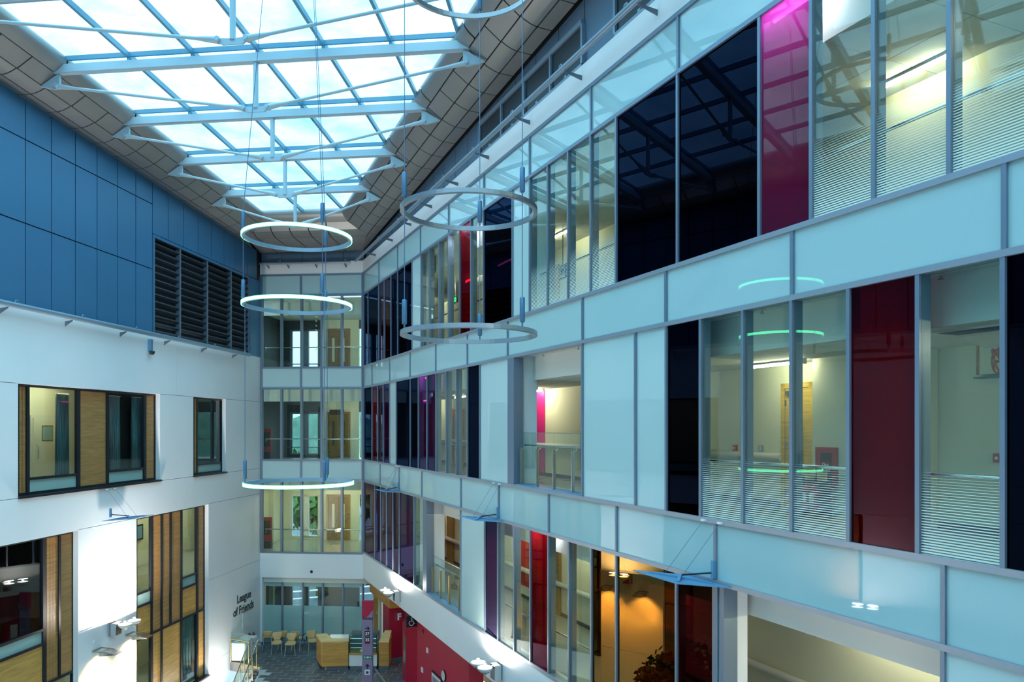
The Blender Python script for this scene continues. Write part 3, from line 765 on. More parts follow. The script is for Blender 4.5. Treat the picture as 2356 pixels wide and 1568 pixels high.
# rooms behind those windows
def lroom(u0, u1, z0, z1, wall, depth=3.2):
    s = FL.here('room', kind='structure')
    box('rear_wall', wall, s, u0, u1, depth, depth + 0.1, z0, z1)
    box('side_wall', wall, s, u0 - 0.1, u0, 0.3, depth, z0, z1)
    box('side_wall', wall, s, u1, u1 + 0.1, 0.3, depth, z0, z1)
    box('floor_slab', M['vinyl'], s, u0, u1, 0.3, depth, z0 - 0.1, z0)
    box('ceiling_board', M['ceil'], s, u0, u1, 0.3, depth, z1, z1 + 0.1)
lroom(W1[0] - 0.6, FL.uy(27.2), 7.6, 10.7, M['cream'])
lroom(FL.uy(27.4), FL.uy(33.0), 7.6, 10.7, M['dark'])
lroom(W3[0] - 0.3, FL.uy(23.0), 3.5, 6.7, M['dark'], 4.5)
lroom(FL.uy(23.4), FL.uy(35.0), 3.95, 6.7, M['cream'])
lroom(FL.uy(23.4), FL.uy(35.0), 0.0, 3.4, M['cream'])
lroom(W3[0] - 0.3, FL.uy(23.0), 0.0, 3.4, M['cream'])
bo = FL.here('darkening_backdrop', ul(236, 0.5), 0.62, 7.65, label='added black darkening blind behind the second pane of the wide upper window', cat='backdrop')  # added sheet: hides the lit room so the second pane stays dark
box('cloth', M['black'], bo, 0, ul(345, 0.6) - ul(236, 0.5), 0.0, 0.01, 0.0, 2.86); box('head_box', M['black'], bo, -0.02, ul(345, 0.6) - ul(236, 0.5) + 0.02, -0.04, 0.05, 2.86, 2.95)
box('bottom_bar', M['steel'], bo, 0, ul(345, 0.6) - ul(236, 0.5), -0.01, 0.02, -0.02, 0.0)
for q, (yy, vv, nm) in enumerate(((21.8, 1.0, 'nearer'), (23.6, 2.2, 'farther'))): tube_light(FL, FL.uy(yy), vv, 10.7, 0, 'fluorescent tube in the lit upper room behind the curtain, %s one' % nm, 'upper room tubes', 1.5)
for q, (yy, nm) in enumerate(((26.2, 'nearest'), (28.6, 'middle'), (31.2, 'farthest'))): tube_light(FL, FL.uy(yy), 2.0, 6.7, 0, 'tube in the room behind the tall timber window, %s of three' % nm, 'first floor room tubes', 1.5)
tube_light(FL, FL.uy(28.5), 1.5, 3.4, 0, 'fluorescent tube in the ground floor room under the tall timber window', None)
tube_light(FL, FL.uy(21.0), 1.5, 3.4, 0, 'fluorescent tube in the ground floor room behind the ribbed timber window', None)
dd = FL.here('ward_door', ul(76, 3.15), 3.19, 7.6, label='pale door with square vision panel and long pull in the lit upper room', cat='door')
lf = box('leaf', M['cream'], dd, 0, 1.1, -0.06, -0.01, 0, 2.1)
box('vision_panel', M['steel'], lf, 0.35, 0.85, -0.07, -0.06, 1.35, 1.85); box('glazing', M['frost'], lf, 0.38, 0.82, -0.076, -0.07, 1.38, 1.82)
MB().tube([(0.14, -0.06, 0.8), (0.14, -0.12, 0.8), (0.14, -0.12, 1.25), (0.14, -0.06, 1.25)], 0.015, 8).build('pull_handle', M['steel'], lf)
box('door_frame', M['ceil'], dd, -0.08, 1.18, -0.03, 0, 2.1, 2.18); box('door_frame', M['ceil'], dd, -0.08, 0, -0.03, 0, 0, 2.1); box('door_frame', M['ceil'], dd, 1.1, 1.18, -0.03, 0, 0, 2.1)
def curtain(u, v, z0, h, w, lab):
    t = FL.here('curtain', u, v, z0, label=lab, cat='curtain')
    mb = MB(); n = 40; vs = []
    for i in range(n + 1):
        x = w * i / n; y = 0.05 * math.sin(i * 1.35) + 0.02 * math.sin(i * 0.6)
        vs += [(x, y, 0), (x * 0.98, y * 0.6, h), (x, y + 0.012, 0), (x * 0.98, y * 0.6 + 0.012, h)]
    fs = []
    for i in range(n):
        a, b = 4 * i, 4 * i + 4
        fs += [(a, b, b + 1, a + 1), (a + 3, b + 3, b + 2, a + 2), (a + 1, b + 1, b + 3, a + 3), (a, a + 2, b + 2, b)]
    mb.add(vs, fs, True).build('drape', M['curtain'], t)
    MB().tube([(-0.05, 0, h + 0.02), (w + 0.05, 0, h + 0.02)], 0.015, 8).build('curtain_rail', M['steel'], t)
curtain(ul(132, 0.6), 0.62, 7.72, 2.6, 0.46, 'blue grey curtain drawn beside the pane of the lit upper room')
curtain(ul(250, 0.5), 0.45, 7.65, 2.7, 0.45, 'dark curtain at the near edge of the unlit upper pane')
curtain(ul(300, 0.5), 0.45, 7.65, 2.7, 0.55, 'dark curtain at the far edge of the unlit upper pane')
curtain(ul(425, 0.4), 0.45, 0.05, 2.5, 0.9, 'pale grey curtain behind the ground floor pane of the tall timber window')
pc = FL.here('framed_picture', ul(318, 3.0), 3.15, 5.0, label='small framed picture on the cream wall behind the tall timber window', cat='picture')
box('frame', M['black'], pc, 0, 0.5, -0.04, 0, 0, 0.6); box('print', M['sail'], pc, 0.06, 0.44, -0.045, -0.04, 0.06, 0.54)

# ------------------------------------------------------------------ roof: soffit, skylight, trusses
CE = empty('ceiling', kind='structure')
SKY = empty('skylight_roof', kind='structure')
def off_line(fr, d):           # plan line d inside the atrium: point and direction
    return fr.O - fr.n * d, fr.d
def meet(a, b):
    (p, d), (q, e) = a, b
    den = d.x * e.y - d.y * e.x
    t = ((q.x - p.x) * e.y - (q.y - p.y) * e.x) / den
    return p + d * t
SIDE = [(0.0, 0.0), (0.36, 0.0), (0.52, 0.03), (0.66, 0.085), (0.76, 0.13), (1.17, 0.38), (1.34, 0.49), (1.43, 0.58), (1.46, 0.66), (1.45, 0.74), (1.42, 0.81)]
BACK = [(0.0, 0.0), (2.0, 0.0), (2.2, 0.03), (2.35, 0.085), (2.45, 0.13), (2.68, 0.38), (2.86, 0.49), (2.97, 0.58), (3.0, 0.66), (2.99, 0.74), (2.96, 0.81)]
BEAM_Y = [18.85 - 2.82 * k for k in range(5, 0, -1)] + [18.85, 21.66, 24.45, 27.3]
def soffit_cells(fr, prof, groups, stations, bend0, bend1, nm):
    """panels along one wall; stations are world depths on the wall line; bend0 and bend1 clip the ends by other walls"""
    for g0, g1 in groups:
        for sa, sb in zip(stations[:-1], stations[1:]):
            mb = MB(); gp = 0.018
            rows = []
            for i in range(g0, g1 + 1):
                d, h = prof[i]
                dd_ = d + (gp if i == g0 else (-gp if i == g1 else 0))
                pa = fr.O + fr.d * (sa + gp) - fr.n * dd_
                pb = fr.O + fr.d * (sb - gp) - fr.n * dd_
                if bend0: 
                    m = meet(off_line(*bend0(i)), off_line(fr, dd_)); 
                    if (pa - m).dot(fr.d) < 0: pa = m
                    if (pb - m).dot(fr.d) < 0: pb = m
                if bend1:
                    m = meet(off_line(*bend1(i)), off_line(fr, dd_))
                    if (pa - m).dot(fr.d) > 0: pa = m
                    if (pb - m).dot(fr.d) > 0: pb = m
                rows.append((pa, pb, h))
            if all((b - a).length < 0.03 for a, b, h in rows): continue
            vs = []
            for a, b, h in rows:
                vs += [(a.x, a.y, H(a.y) + h), (b.x, b.y, H(b.y) + h)]
            n = len(rows)
            fs = [(2 * i, 2 * i + 1, 2 * i + 3, 2 * i + 2) for i in range(n - 1)]
            up = [(x, y, z + 0.03) for x, y, z in vs]
            mb.add(vs, fs, n > 2); mb.add(up, [f[::-1] for f in fs], n > 2)
            mb.add(vs + up, [(0, 2 * n, 2 * n + 1, 1), (2 * n - 2, 2 * n - 1, 4 * n - 1, 4 * n - 2)]
                   + [(2 * i, 2 * i + 2, 2 * n + 2 * i + 2, 2 * n + 2 * i) for i in range(n - 1)] + [(2 * i + 1, 2 * n + 2 * i + 1, 2 * n + 2 * i + 3, 2 * i + 3) for i in range(n - 1)])
            mb.build(nm, M['soffit'], CE)
GR = [(0, 1), (1, 4), (4, 5)]
mod = 0.94
st = [18.99 + mod * k for k in range(-4, 15)]; st = [FL.uy(YN), FL.uy(4.0), FL.uy(8), FL.uy(11.5)] + [FL.uy(y) for y in st] 
soffit_cells(FL, SIDE, GR, st, None, lambda i: (FBK, BACK[i][0]), 'soffit_panel')
rst = [FR.uy(y) for y in [CORNER[1] + 0.6] + [32.2 - mod * k for k in range(0, 22)] + [9, 6, 3, YN]]
soffit_cells(FR, SIDE, GR, rst, lambda i: (FBK, BACK[i][0]), None, 'soffit_panel')
bst = [-3.0, 0.4] + [BW * k / 5 for k in range(1, 5)] + [BW - 0.3, BW + 3]
bst = [-1.0] + [BW * k / 6 for k in range(1, 6)] + [BW + 1.0]
soffit_cells(FBK, BACK, [(0, 1), (1, 4), (4, 5)], bst, lambda i: (FL, SIDE[i][0]), lambda i: (FR, SIDE[i][0]), 'soffit_panel')
# rounded kerb between the trusses
uyl = [FL.uy(y) for y in [YN] + [b + 0.12 for b in BEAM_Y] + [34]]
def kerb(fr, prof, segs, b0, b1):
    for a, b in segs: soffit_cells(fr, prof, [(5, 10)], [a, b], b0, b1, 'kerb_trim')
ks_ = [YN] + BEAM_Y + [33.0]
kerb(FL, SIDE, [(FL.uy(a) + (0.01 if a > YN else 0), FL.uy(b) - 0.01) for a, b in zip(ks_[:-1], ks_[1:])], None, lambda i: (FBK, BACK[i][0]))
PERP = Vector((1.0, -LB)).normalized()
RBY = []
for y in BEAM_Y:
    p = Vector((-LC + LB * y, y)); q = meet((p, PERP), off_line(FR, 1.17)); RBY.append(q)
rk = [CORNER[1]] + [q.y for q in reversed(RBY)] + [YN]
kerb(FR, SIDE, [(FR.uy(a) + 0.01, FR.uy(b) - 0.01) for a, b in zip(rk[:-1], rk[1:])], lambda i: (FBK, BACK[i][0]), None)
kerb(FBK, BACK, [(-1, BW + 1)], lambda i: (FL, SIDE[i][0]), lambda i: (FR, SIDE[i][0]))
# closed box above the soffit
MB().prism([FL.w(UL0 - 1, 0.6)[:2], FL.w(UL0 - 1, -1.3)[:2], (-LC + LB * 29.4 + 1.4, 29.4), FL.w(UL1 + 1, 0.6)[:2]][::-1], lambda x, y: H(y) + 0.70, lambda x, y: H(y) + 0.82).build('upstand_deck', M['gap'], CE)
MB().prism([FR.w(UE2 + 1, 0.6)[:2], FR.w(-1, 0.6)[:2], (FA - 1.4 * 1.095 - FB * 29.4, 29.4), FR.w(UE2 + 1, -1.3)[:2]][::-1], lambda x, y: H(y) + 0.70, lambda x, y: H(y) + 0.82).build('upstand_deck', M['gap'], CE)
MB().prism([FBK.w(-1, 0.5)[:2], FBK.w(-1, -2.9)[:2], FBK.w(BW + 1, -2.9)[:2], FBK.w(BW + 1, 0.5)[:2]], lambda x, y: H(y) + 0.70, lambda x, y: H(y) + 0.82).build('upstand_deck', M['gap'], CE)

GZ = lambda y: H(y) + 0.82                                    # glass level
edgeR = off_line(FR, 1.42); edgeB = off_line(FBK, 2.96)
cols = [1.42] + [3.07 + 1.65 * k for k in range(12)]
lineL = lambda d: off_line(FL, d)
rowsY = [YN + 0.3] + BEAM_Y                                   # transoms stand on the trusses
def clip(poly, line, keep):
    p, d = line; nrm = Vector((-d.y, d.x)) * keep
    out = []
    for i, a in enumerate(poly):
        b = poly[(i + 1) % len(poly)]
        sa, sb = (a - p).dot(nrm), (b - p).dot(nrm)
        if sa >= 0: out.append(a)
        if (sa >= 0) != (sb >= 0): out.append(a + (b - a) * (sa / (sa - sb)))
    return out
def atL(d, y):                                               # point offset d from the left wall on the row that meets the wall at depth y
    return FL.O + FL.d * FL.uy(y) - FL.n * d
rowsAll = rowsY + [32.5]
for ya, yb in zip(rowsAll[:-1], rowsAll[1:]):
    for c0, c1 in zip(cols[:-1], cols[1:]):
        poly = [atL(c0, ya), atL(c1, ya), atL(c1, yb), atL(c0, yb)]
        poly = clip(poly, edgeR, -1); 
        if len(poly) > 2: poly = clip(poly, edgeB, -1)
        if len(poly) < 3: continue
        ar = abs(sum(a.x * b.y - b.x * a.y for a, b in zip(poly, poly[1:] + poly[:1]))) / 2
        if ar < 0.05: continue
        c = sum(poly, Vector((0, 0))) / len(poly)
        poly = [c + (p - c) * 0.985 for p in poly]
        MB().prism([(p.x, p.y) for p in poly], lambda x, y: GZ(y), lambda x, y: GZ(y) + 0.02).build('roof_pane', M['roofglass'], SKY)
for d in cols[1:]:
    a = atL(d, YN + 0.3)
    q = meet(lineL(d), edgeR); e = meet(lineL(d), edgeB)
    if q.y < YN + 1: continue
    if (q - a).dot(FL.d) > (e - a).dot(FL.d): q = e
    MB().bar((a.x, a.y, GZ(a.y) - 0.07), (q.x, q.y, GZ(q.y) - 0.07), 0.075, 0.13).build('glazing_bar', M['purlin'], SKY)
for y in BEAM_Y:
    a = atL(1.42, y); q = meet((a, PERP), edgeR)
    MB().bar((a.x, a.y, GZ(a.y) - 0.06), (q.x, q.y, GZ(q.y) - 0.06), 0.06, 0.11).build('glazing_transom', M['purlin'], SKY)
names = ['ninth', 'eighth', 'seventh', 'sixth', 'fifth', 'fourth', 'third', 'second', 'first']
for k, (y, q) in enumerate(zip(BEAM_Y, RBY)):
    p = atL(1.17, y)
    t = empty('roof_truss', (p.x, p.y, H(p.y) + 0.38), math.atan2(PERP.y, PERP.x),
              label='white steel roof truss with tie rods, %s one from the far wall' % names[k], cat='truss', group='roof trusses under the skylight')
    L = (q - p).length
    zq = (H(q.y) - H(p.y))
    MB().bar((-0.05, 0, 0.10), (L + 0.05, 0, 0.10 + zq), 0.19, 0.20).build('beam', M['truss'], t)
    mid = L / 2; dz = -1.12
    MB().tube([(mid, 0, zq / 2), (mid, 0, dz + 0.05)], 0.062, 10).build('post', M['truss'], t)
    MB().plate([(mid - 0.42, -0.02, dz + 0.10), (mid - 0.22, -0.02, dz - 0.05), (mid + 0.22, -0.02, dz - 0.05), (mid + 0.42, -0.02, dz + 0.10), (mid + 0.1, -0.02, dz + 0.08), (mid - 0.1, -0.02, dz + 0.08)], (0, 1, 0), 0.04).build('node_plate', M['truss'], t)
    for s, ex, z_ in ((-1, 0.0, -0.30), (1, L, -0.30 + zq)):
        x0 = mid + s * 0.30; x1 = ex - s * 0.02
        a = Vector((x0, 0, dz + 0.06)); b = Vector((x1, 0, z_))
        dv = (b - a).normalized()
        MB().tube([a, a + dv * 0.30, a + dv * 0.5, b - dv * 0.5, b - dv * 0.3, b], [0.075, 0.055, 0.035, 0.035, 0.05, 0.065], 10).build('tie_rod', M['truss'], t)
        for pnt, nm in ((a, 'pin'), (b, 'pin')):
            MB().tube([pnt + Vector((0, -0.09, 0)), pnt + Vector((0, 0.09, 0))], 0.05, 12).build(nm, M['truss'], t)
        MB().plate([(ex - s * 0.10, -0.03, z_ + 0.30), (ex - s * 0.10, -0.03, z_ - 0.04), (ex + s * 0.03, -0.03, z_ - 0.08), (ex + s * 0.42, -0.03, z_ - 0.0), (ex + s * 0.04, -0.03, z_ + 0.24)][::s], (0, 1, 0), 0.06).build('end_bracket', M['truss'], t)
    c0 = 0
    for d in cols[1:8]:
        x = d - 1.17
        if x < L - 0.2: MB().tube([(x, 0, 0.19 + zq * x / L), (x, 0, 0.36 + zq * x / L)], 0.035, 8).build('stub', M['purlin'], t)

# walls that close the atrium behind the viewer, ground
s = empty('wall_front', kind='structure')
box('end_wall', M['plaster'], s, -LC - 1.2, FA + 2.5, YN - 0.2, YN, LOW, 20.0)
FLR = empty('floor', kind='structure')
VOID = [(-9.43, 27.75), (-9.87, 29.4), (-10.45, 29.75), (-11.36, 30.2)]
gpoly = [FL.w(UL1 + 0.5, 0)[:2], VOID[3], VOID[2], VOID[1], VOID[0], (-9.2, 20.0), (-9.2, YN), (FA - FB * YN + 3, YN), FR.w(-1, 3.0)[:2], FR.w(-1, 0.2)[:2], FBK.w(0, 0.14)[:2]]
MB().prism(gpoly[::-1], -0.35, -0.012).build('floor_slab', M['grout'], FLR)
box('lower_floor', M['vinyl'], FLR, -LC - 0.5, -9.2, YN, 30.3, LOW - 0.2, LOW)
# slate tiles laid in running bond, parallel to the far wall
d_, n_ = FBK.d, FBK.n
TW, TH_ = 0.62, 0.31
def inside(p):
    for a, b in zip(gpoly, gpoly[1:] + gpoly[:1]):
        pass
    c = False; j = len(gpoly) - 1
    for i in range(len(gpoly)):
        (xi, yi), (xj, yj) = gpoly[i], gpoly[j]
        if (yi > p[1]) != (yj > p[1]) and p[0] < (xj - xi) * (p[1] - yi) / (yj - yi) + xi: c = not c
        j = i
    return c
cnt = 0
for r in range(0, 19):
    for q in range(-1, 14):
        u = (q + (0.5 if r % 2 else 0.0)) * TW; v = -TH_ * r + 0.1
        cs = [FBK.O + d_ * (u + a) + n_ * (v + b) for a, b in ((0.014, -TH_ + 0.014), (TW - 0.014, -TH_ + 0.014), (TW - 0.014, -0.014), (0.014, -0.014))]
        if not all(inside(c) for c in cs): continue
        if cnt >= 290: break
        cnt += 1
        h = random.uniform(0, 0.0015)
        MB().prism([(c.x, c.y) for c in cs], -0.012, -0.006 + h).build('tile', M['slate'], FLR)
MB().prism([(-9.2, YN), (FA, YN), (1.0, 20.0), (-4.4, 26.9), (-9.2, 27.0)], -0.012, -0.002).build('floor_finish', M['slate'], FLR)

# ------------------------------------------------------------------ gutters along the wall tops
def gutter(fr, u0, u1, z, v, r, brs, clamps, lab, down):
    t = fr.here('gutter_pipe', u0, v, z, label=lab, cat='pipe')
    L = u1 - u0
    MB().tube([(0, 0, 0), (L, 0, 0)], r, 12).build('pipe', M['gutter'], t)
    for b in brs:
        x = b - u0
        MB().plate([(x - 0.01, 0, -r), (x - 0.01, -v + 0.0, -r - 0.03), (x - 0.01, -v, -r - 0.03 - down), (x - 0.01, 0, -r - 0.03)], (1, 0, 0), 0.02).build('bracket', M['bracket'], t)
    for b in clamps:
        x = b - u0
        MB().tube([(x - 0.06, 0, r), (x - 0.04, 0, r + 0.05), (x + 0.04, 0, r + 0.05), (x + 0.06, 0, r)], 0.018, 6).build('clamp', M['gutter'], t)
    return t
gutter(FL, UL0, ul(562), ZG - 0.04, -0.22, 0.075, [ul(x) for x in (0, 150, 276, 377.6, 463, 534)], [ul(x) for x in (20, 175, 300, 398, 482, 552)], 'grey painted pipe along the foot of the blue cladding', 0.14)
gutter(FR, 0.35, U_END, 16.49, -0.42, 0.06, [FR.u(x, -0.2) for x in (855, 893.5, 935, 982, 1041, 1111, 1203.5, 1321, 1493)], [FR.u(x, -0.42) for x in (870, 915, 962, 1020, 1088, 1178, 1290, 1440)], 'long grey pipe on brackets along the top of the glazed facade', 0.10)
gutter(FBK, 0.1, BW - 0.5, 16.49, -0.3, 0.05, [FBK.u(x) for x in (620, 666, 730, 797)], [FBK.u(x) for x in (650, 800)], 'short grey pipe on brackets across the far wall', 0.12)

# ------------------------------------------------------------------ ring lights
RD = 1.84
def ring_light(cx, cy, z, anchors, lit, face, label, group, top):
    t = empty('ring_light', (cx, cy, z), 0.0, label=label, cat='light', group=group)
    r = RD / 2; n = 64; w, h = 0.04, 0.065
    def band(ra, rb, za, zb):
        mb = MB(); vs = []
        for k in range(n):
            a = 2 * math.pi * k / n; c, s_ = math.cos(a), math.sin(a)
            vs += [(ra * c, ra * s_, za), (rb * c, rb * s_, za), (rb * c, rb * s_, zb), (ra * c, ra * s_, zb)]
        fs = []
        for k in range(n):
            i, j = 4 * k, 4 * ((k + 1) % n)
            for q in range(4): fs.append((i + q, i + (q + 1) % 4, j + (q + 1) % 4, j + q))
        mb.add(vs, fs, False); return mb
    band(r - w, r, -h / 2, h / 2).build('ring_body', M['ringgrey'] if lit else M['ringmetal'], t)
    if face == 'in': band(r - w - 0.012, r - w + 0.001, -h * 0.42, h * 0.42).build('led_strip', M['led'] if lit else M['white'], t, label='glowing green white strip' if lit else None)
    else: band(r - 0.001, r + 0.012, -h * 0.42, h * 0.42).build('led_strip', M['led'] if lit else M['ringmetal'], t, label='glowing green white strip' if lit else None)
    for a in anchors:
        c, s_ = math.cos(R_(a)), math.sin(R_(a)); rr = r - w / 2
        rod = MB().lathe([(0.0, 0.09), (0.028, 0.09), (0.034, 0.10), (0.034, 0.40), (0.028, 0.41), (0.0, 0.41)], 10, (rr * c, rr * s_, 0)).build('canister', M['rod'], t)
        MB().tube([(rr * c, rr * s_, h / 2), (rr * c, rr * s_, 0.09)], 0.012, 6).build('clip', M['wire'], t)
        f_ = 0.45 if top[1] else 1.0
        MB().tube([(rr * c, rr * s_, 0.41), (rr * c * f_, rr * s_ * f_, top[0] - z)], 0.006, 5).build('wire', M['wire'], t)
    return t
def ringxy(px, y): return ((px - CX) / F * y, y)
Y1_, Y2_ = 13.1, 10.24
x, y = ringxy(684.5, Y1_)
zr = [EYE + (Y0 - py) / F * Y1_ for py in (547, 702, 1111)]
A1 = (72, 192, 312)
ring_light(x, y, zr[0], A1, True, 'out', 'glowing green white ring light, uppermost of the lit column', None, (GZ(y) - 0.1, True))
ring_light(x, y, zr[1], A1, True, 'out', 'glowing green white ring light, middle one of the lit column', None, (zr[0], False))
ring_light(x + 0.03, y, zr[2], A1, True, 'out', 'glowing green white ring light, lowest of the lit column', None, (zr[1], False))
x, y = ringxy(1079, Y2_)
zr = [EYE + (Y0 - py) / F * Y2_ for py in (-45, 485.5, 768.5)]
A2 = (83, 203, 323)
ring_light(x, y, zr[0], A2, False, 'out', 'unlit silver ring light hanging high under the skylight, cut by the picture edge', None, (GZ(y) - 0.1, True))
ring_light(x, y, zr[1], A2, False, 'out', 'unlit silver ring light before the top floor windows', None, (zr[0], False))
ring_light(x, y, zr[2], A2, False, 'out', 'unlit silver ring light, lowest of the unlit column', None, (zr[1], False))

# ------------------------------------------------------------------ wall lamps
def lamp_light(kind, loc, direction, energy, col, size=0.3, angle=100, name='lamp'):
    l = bpy.data.lights.new(name, kind); l.energy = energy; l.color = col
    if kind == 'SPOT': l.spot_size = R_(angle); l.spot_blend = 0.9; l.shadow_soft_size = size / 2
    else: l.shape = 'DISK'; l.size = size
    o = bpy.data.objects.new(name, l); COL.objects.link(o)
    o.location = loc; o.rotation_euler = Vector(direction).to_track_quat('-Z', 'Y').to_euler()
    return o
def bowl(t, x, y, z):
    b = MB().lathe([(0.0, -0.15), (0.035, -0.15), (0.04, -0.11), (0.10, -0.085), (0.165, -0.03), (0.19, 0.02), (0.19, 0.04), (0.175, 0.04)], 24, (x, y, z)).build('bowl', M['bowl'], t)
    MB().lathe([(0.175, 0.038), (0.10, 0.05), (0.0, 0.052)], 24, (x, y, z)).build('lens', M['lampwhite'], b)
    MB().lathe([(0.0, 0.13), (0.035, 0.13), (0.04, 0.05), (0.0, 0.05)], 12, (x, y, z)).build('finial', M['lampwhite'], b)
    MB().lathe([(0.12, -0.072), (0.095, -0.088), (0.042, -0.112)], 20, (x, y, z - 0.006)).build('metal_ring', M['chrome'], b)
def dish_lamp(fr, u, z, away, label, e):
    t = fr.here('uplight', u, 0, z, label=label, cat='lamp')
    box('bracket_box', M['chrome'], t, -0.14, 0.14, -0.24, -0.03 if fr is FR else 0, -0.22, 0.14)
    box('wall_plate', M['steel'], t, -0.17, 0.17, -0.05, 0, -0.24, 0.16)
    for k, du in enumerate((0.0, 0.46)):
        x, y = du * away, -0.44
        MB().bar((0, -0.2, 0.08), (x, y, 0.02), 0.05, 0.03).build('arm', M['chrome'], t)
        bowl(t, x, y, 0.06)
        lamp_light('AREA', fr.w(u + x, y, z + 0.20), (fr.n.x * 0.10, fr.n.y * 0.10, 1), e, (1.0, 0.94, 0.86), 0.30, name='uplight_beam')
    return t
dish_lamp(FR, FR.u(915, -0.1), 3.36, -1, 'twin bowl uplight on the white fascia above the red lettered sign', 24)
dish_lamp(FR, FR.u(1145, -0.1), 3.37, -1, 'twin bowl uplight on the white fascia above the red wall', 24)
dish_lamp(FR, FR.u(2260, -0.1), 3.37, -1, 'twin bowl uplight low on the white fascia beside the viewer', 24)
dish_lamp(FL, ul(256), 3.37, 1, 'twin bowl uplight on the white wall between the timber windows', 150)
dish_lamp(FL, ul(-470), 3.37, 1, 'twin bowl uplight on the white wall near the viewer', 170)
def wing_lamp(fr, u, z, label, e):
    t = fr.here('flood_lamp', u, 0, z, label=label, cat='lamp')
    mb = MB()
    prof = [(-0.20, -0.13), (-0.20, 0.0), (-0.36, 0.02), (-0.70, -0.05), (-0.70, -0.065), (-0.45, -0.09)]
    vs = [(-0.18, a, b) for a, b in prof] + [(0.18, a, b) for a, b in prof]
    n = len(prof)
    mb.add(vs, [tuple(range(n)), tuple(range(2 * n - 1, n - 1, -1))] + [(k, n + k, n + (k + 1) % n, (k + 1) % n) for k in range(n)]).build('shade', M['steel'], t)
    for s in (-1, 1): MB().bar((s * 0.2, -0.01, 0.03), (s * 0.2, -0.42, 0.0), 0.02, 0.03).build('yoke_arm', M['brass'], t)
    box('yoke_bar', M['bracket'], t, -0.2, 0.2, -0.03, -0.0, 0.015, 0.045)
    MB().tube([(-0.22, -0.26, -0.06), (0.22, -0.26, -0.06)], 0.03, 10).build('pivot', M['chrome'], t)
    MB().add([(-0.15, -0.21, -0.134), (0.15, -0.21, -0.134), (0.15, -0.43, -0.098), (-0.15, -0.43, -0.098)], [(0, 1, 2, 3)]).build('lens', M['lampwarm'], t)
    lamp_light('SPOT', fr.w(u, -0.34, z - 0.18), (fr.n.x * 0.45, fr.n.y * 0.45, -1), e, (1.0, 0.62, 0.17), 0.2, 125, 'flood_beam')
    return t
wing_lamp(FL, ul(222), 2.86, 'tilted flood lamp low on the white wall, beneath and before the twin bowls', 600)
wing_lamp(FL, ul(297), 2.90, 'tilted flood lamp beside the tall timber window, beneath the twin bowls', 600)
dish_lamp(FL, FL.uy(28.3), -0.9, 1, 'twin bowl uplight low in the stairwell under the lettered wall', 34)
wing_lamp(FL, ul(-560), 2.88, 'tilted flood lamp on the white wall near the viewer, nearer one', 900)
wing_lamp(FL, ul(-400), 2.88, 'tilted flood lamp on the white wall near the viewer, farther one', 900)
sw = FL.here('wall_switch', ul(216), 0, 3.15, label='tiny white box on the plaster above the first flood lamp', cat='switch')
box('cover', M['white'], sw, -0.03, 0.03, -0.03, 0, -0.04, 0.04); box('rocker', M['ceil'], sw, -0.015, 0.015, -0.035, -0.03, -0.02, 0.02)

# triangular reflector plates
zs = HEAD[1] - 0.02
def on_level(px, py, z):
    y = (EYE - z) * F / (py - Y0); p = Vector(((px - CX) / F * y, y)) - FR.O
    return p.dot(FR.d), p.dot(FR.n)
ub = FR.u(1648)
SAIL = [(lambda q: (q[0] - ub, min(q[1], -0.05)))(on_level(px, py, zs)) for px, py in ((1456, 1312.5), (1557, 1343), (1697, 1351), (1601, 1321))]
def sail(fr, u, z, sgn, label):
    t = fr.here('reflector_plate', u, 0, z, label=label, cat='reflector')
    P = [Vector((a * sgn, b, 0)) for a, b in SAIL]
    if sgn < 0: P = P[::-1]; A, B, C, D = P[3], P[2], P[1], P[0]
    else: A, B, C, D = P
    MB().plate(P, (0, 0, 1), 0.014).build('plate', M['sail'], t)
    m = (A + B + C + D) / 4; up = Vector((0, 0, 0.016))
    for q in (A, C): MB().bar(m + up * 2, m * 0.35 + q * 0.65 + up, 0.012, 0.03).build('rib', M['sail'], t)
    MB().bar(B * 0.75 + m * 0.25 + up, m + up * 5, 0.05, 0.03).build('foot', M['sail'], t)
    arm = Vector((0, -0.06, 0.16))
    MB().tube([m + Vector((0, 0, 0.07)), arm], 0.014, 8).build('arm', M['black'], t)
    box('arm_bracket', M['sail'], t, -0.03, 0.03, -0.08, -0.036, 0.08, 0.34)
    for du, q in ((-0.22 * sgn, A * 0.35 + m * 0.65), (0.16 * sgn, m)):
        MB().tube([q + up, (du, -0.06, HEAD[2] - HEAD[1] - 3.13 + 0.0 if False else 0.93)], 0.0035, 5).build('stay_wire', M['wire'], t)
        box('cleat', M['white'], t, du - 0.035, du + 0.035, -0.09, -0.04, 0.91, 0.94)
sail(FR, ub, zs, 1, 'blue grey triangular reflector plate on the facade above the big first floor opening')
sail(FR, FR.u(1149), zs, 1, 'blue grey triangular reflector plate beside the balcony with bronze posts')
sail(FR, FR.u(919.5), zs, 1, 'blue grey triangular reflector plate nearest the far corner of the facade')
sail(FL, ul(250), 6.62, -1, 'blue grey triangular reflector plate on the white wall under the wide window')
cc = FL.here('security_camera', ul(342), 0, 12.15, label='small dark camera hanging under the pipe on the white wall', cat='camera')
box('mount', M['sail'], cc, -0.05, 0.05, -0.12, 0, -0.28, 0.12); MB().lathe([(0.0, -0.40), (0.06, -0.37), (0.085, -0.30), (0.085, -0.26), (0.0, -0.26)], 14, (0, -0.12, 0)).build('dome', M['black'], cc)
cc = FBK.here('dome_camera', FBK.u(717.5), -0.03, FBK.z(717.5, 1314), label='round black camera eye on the white band of the far wall', cat='camera')
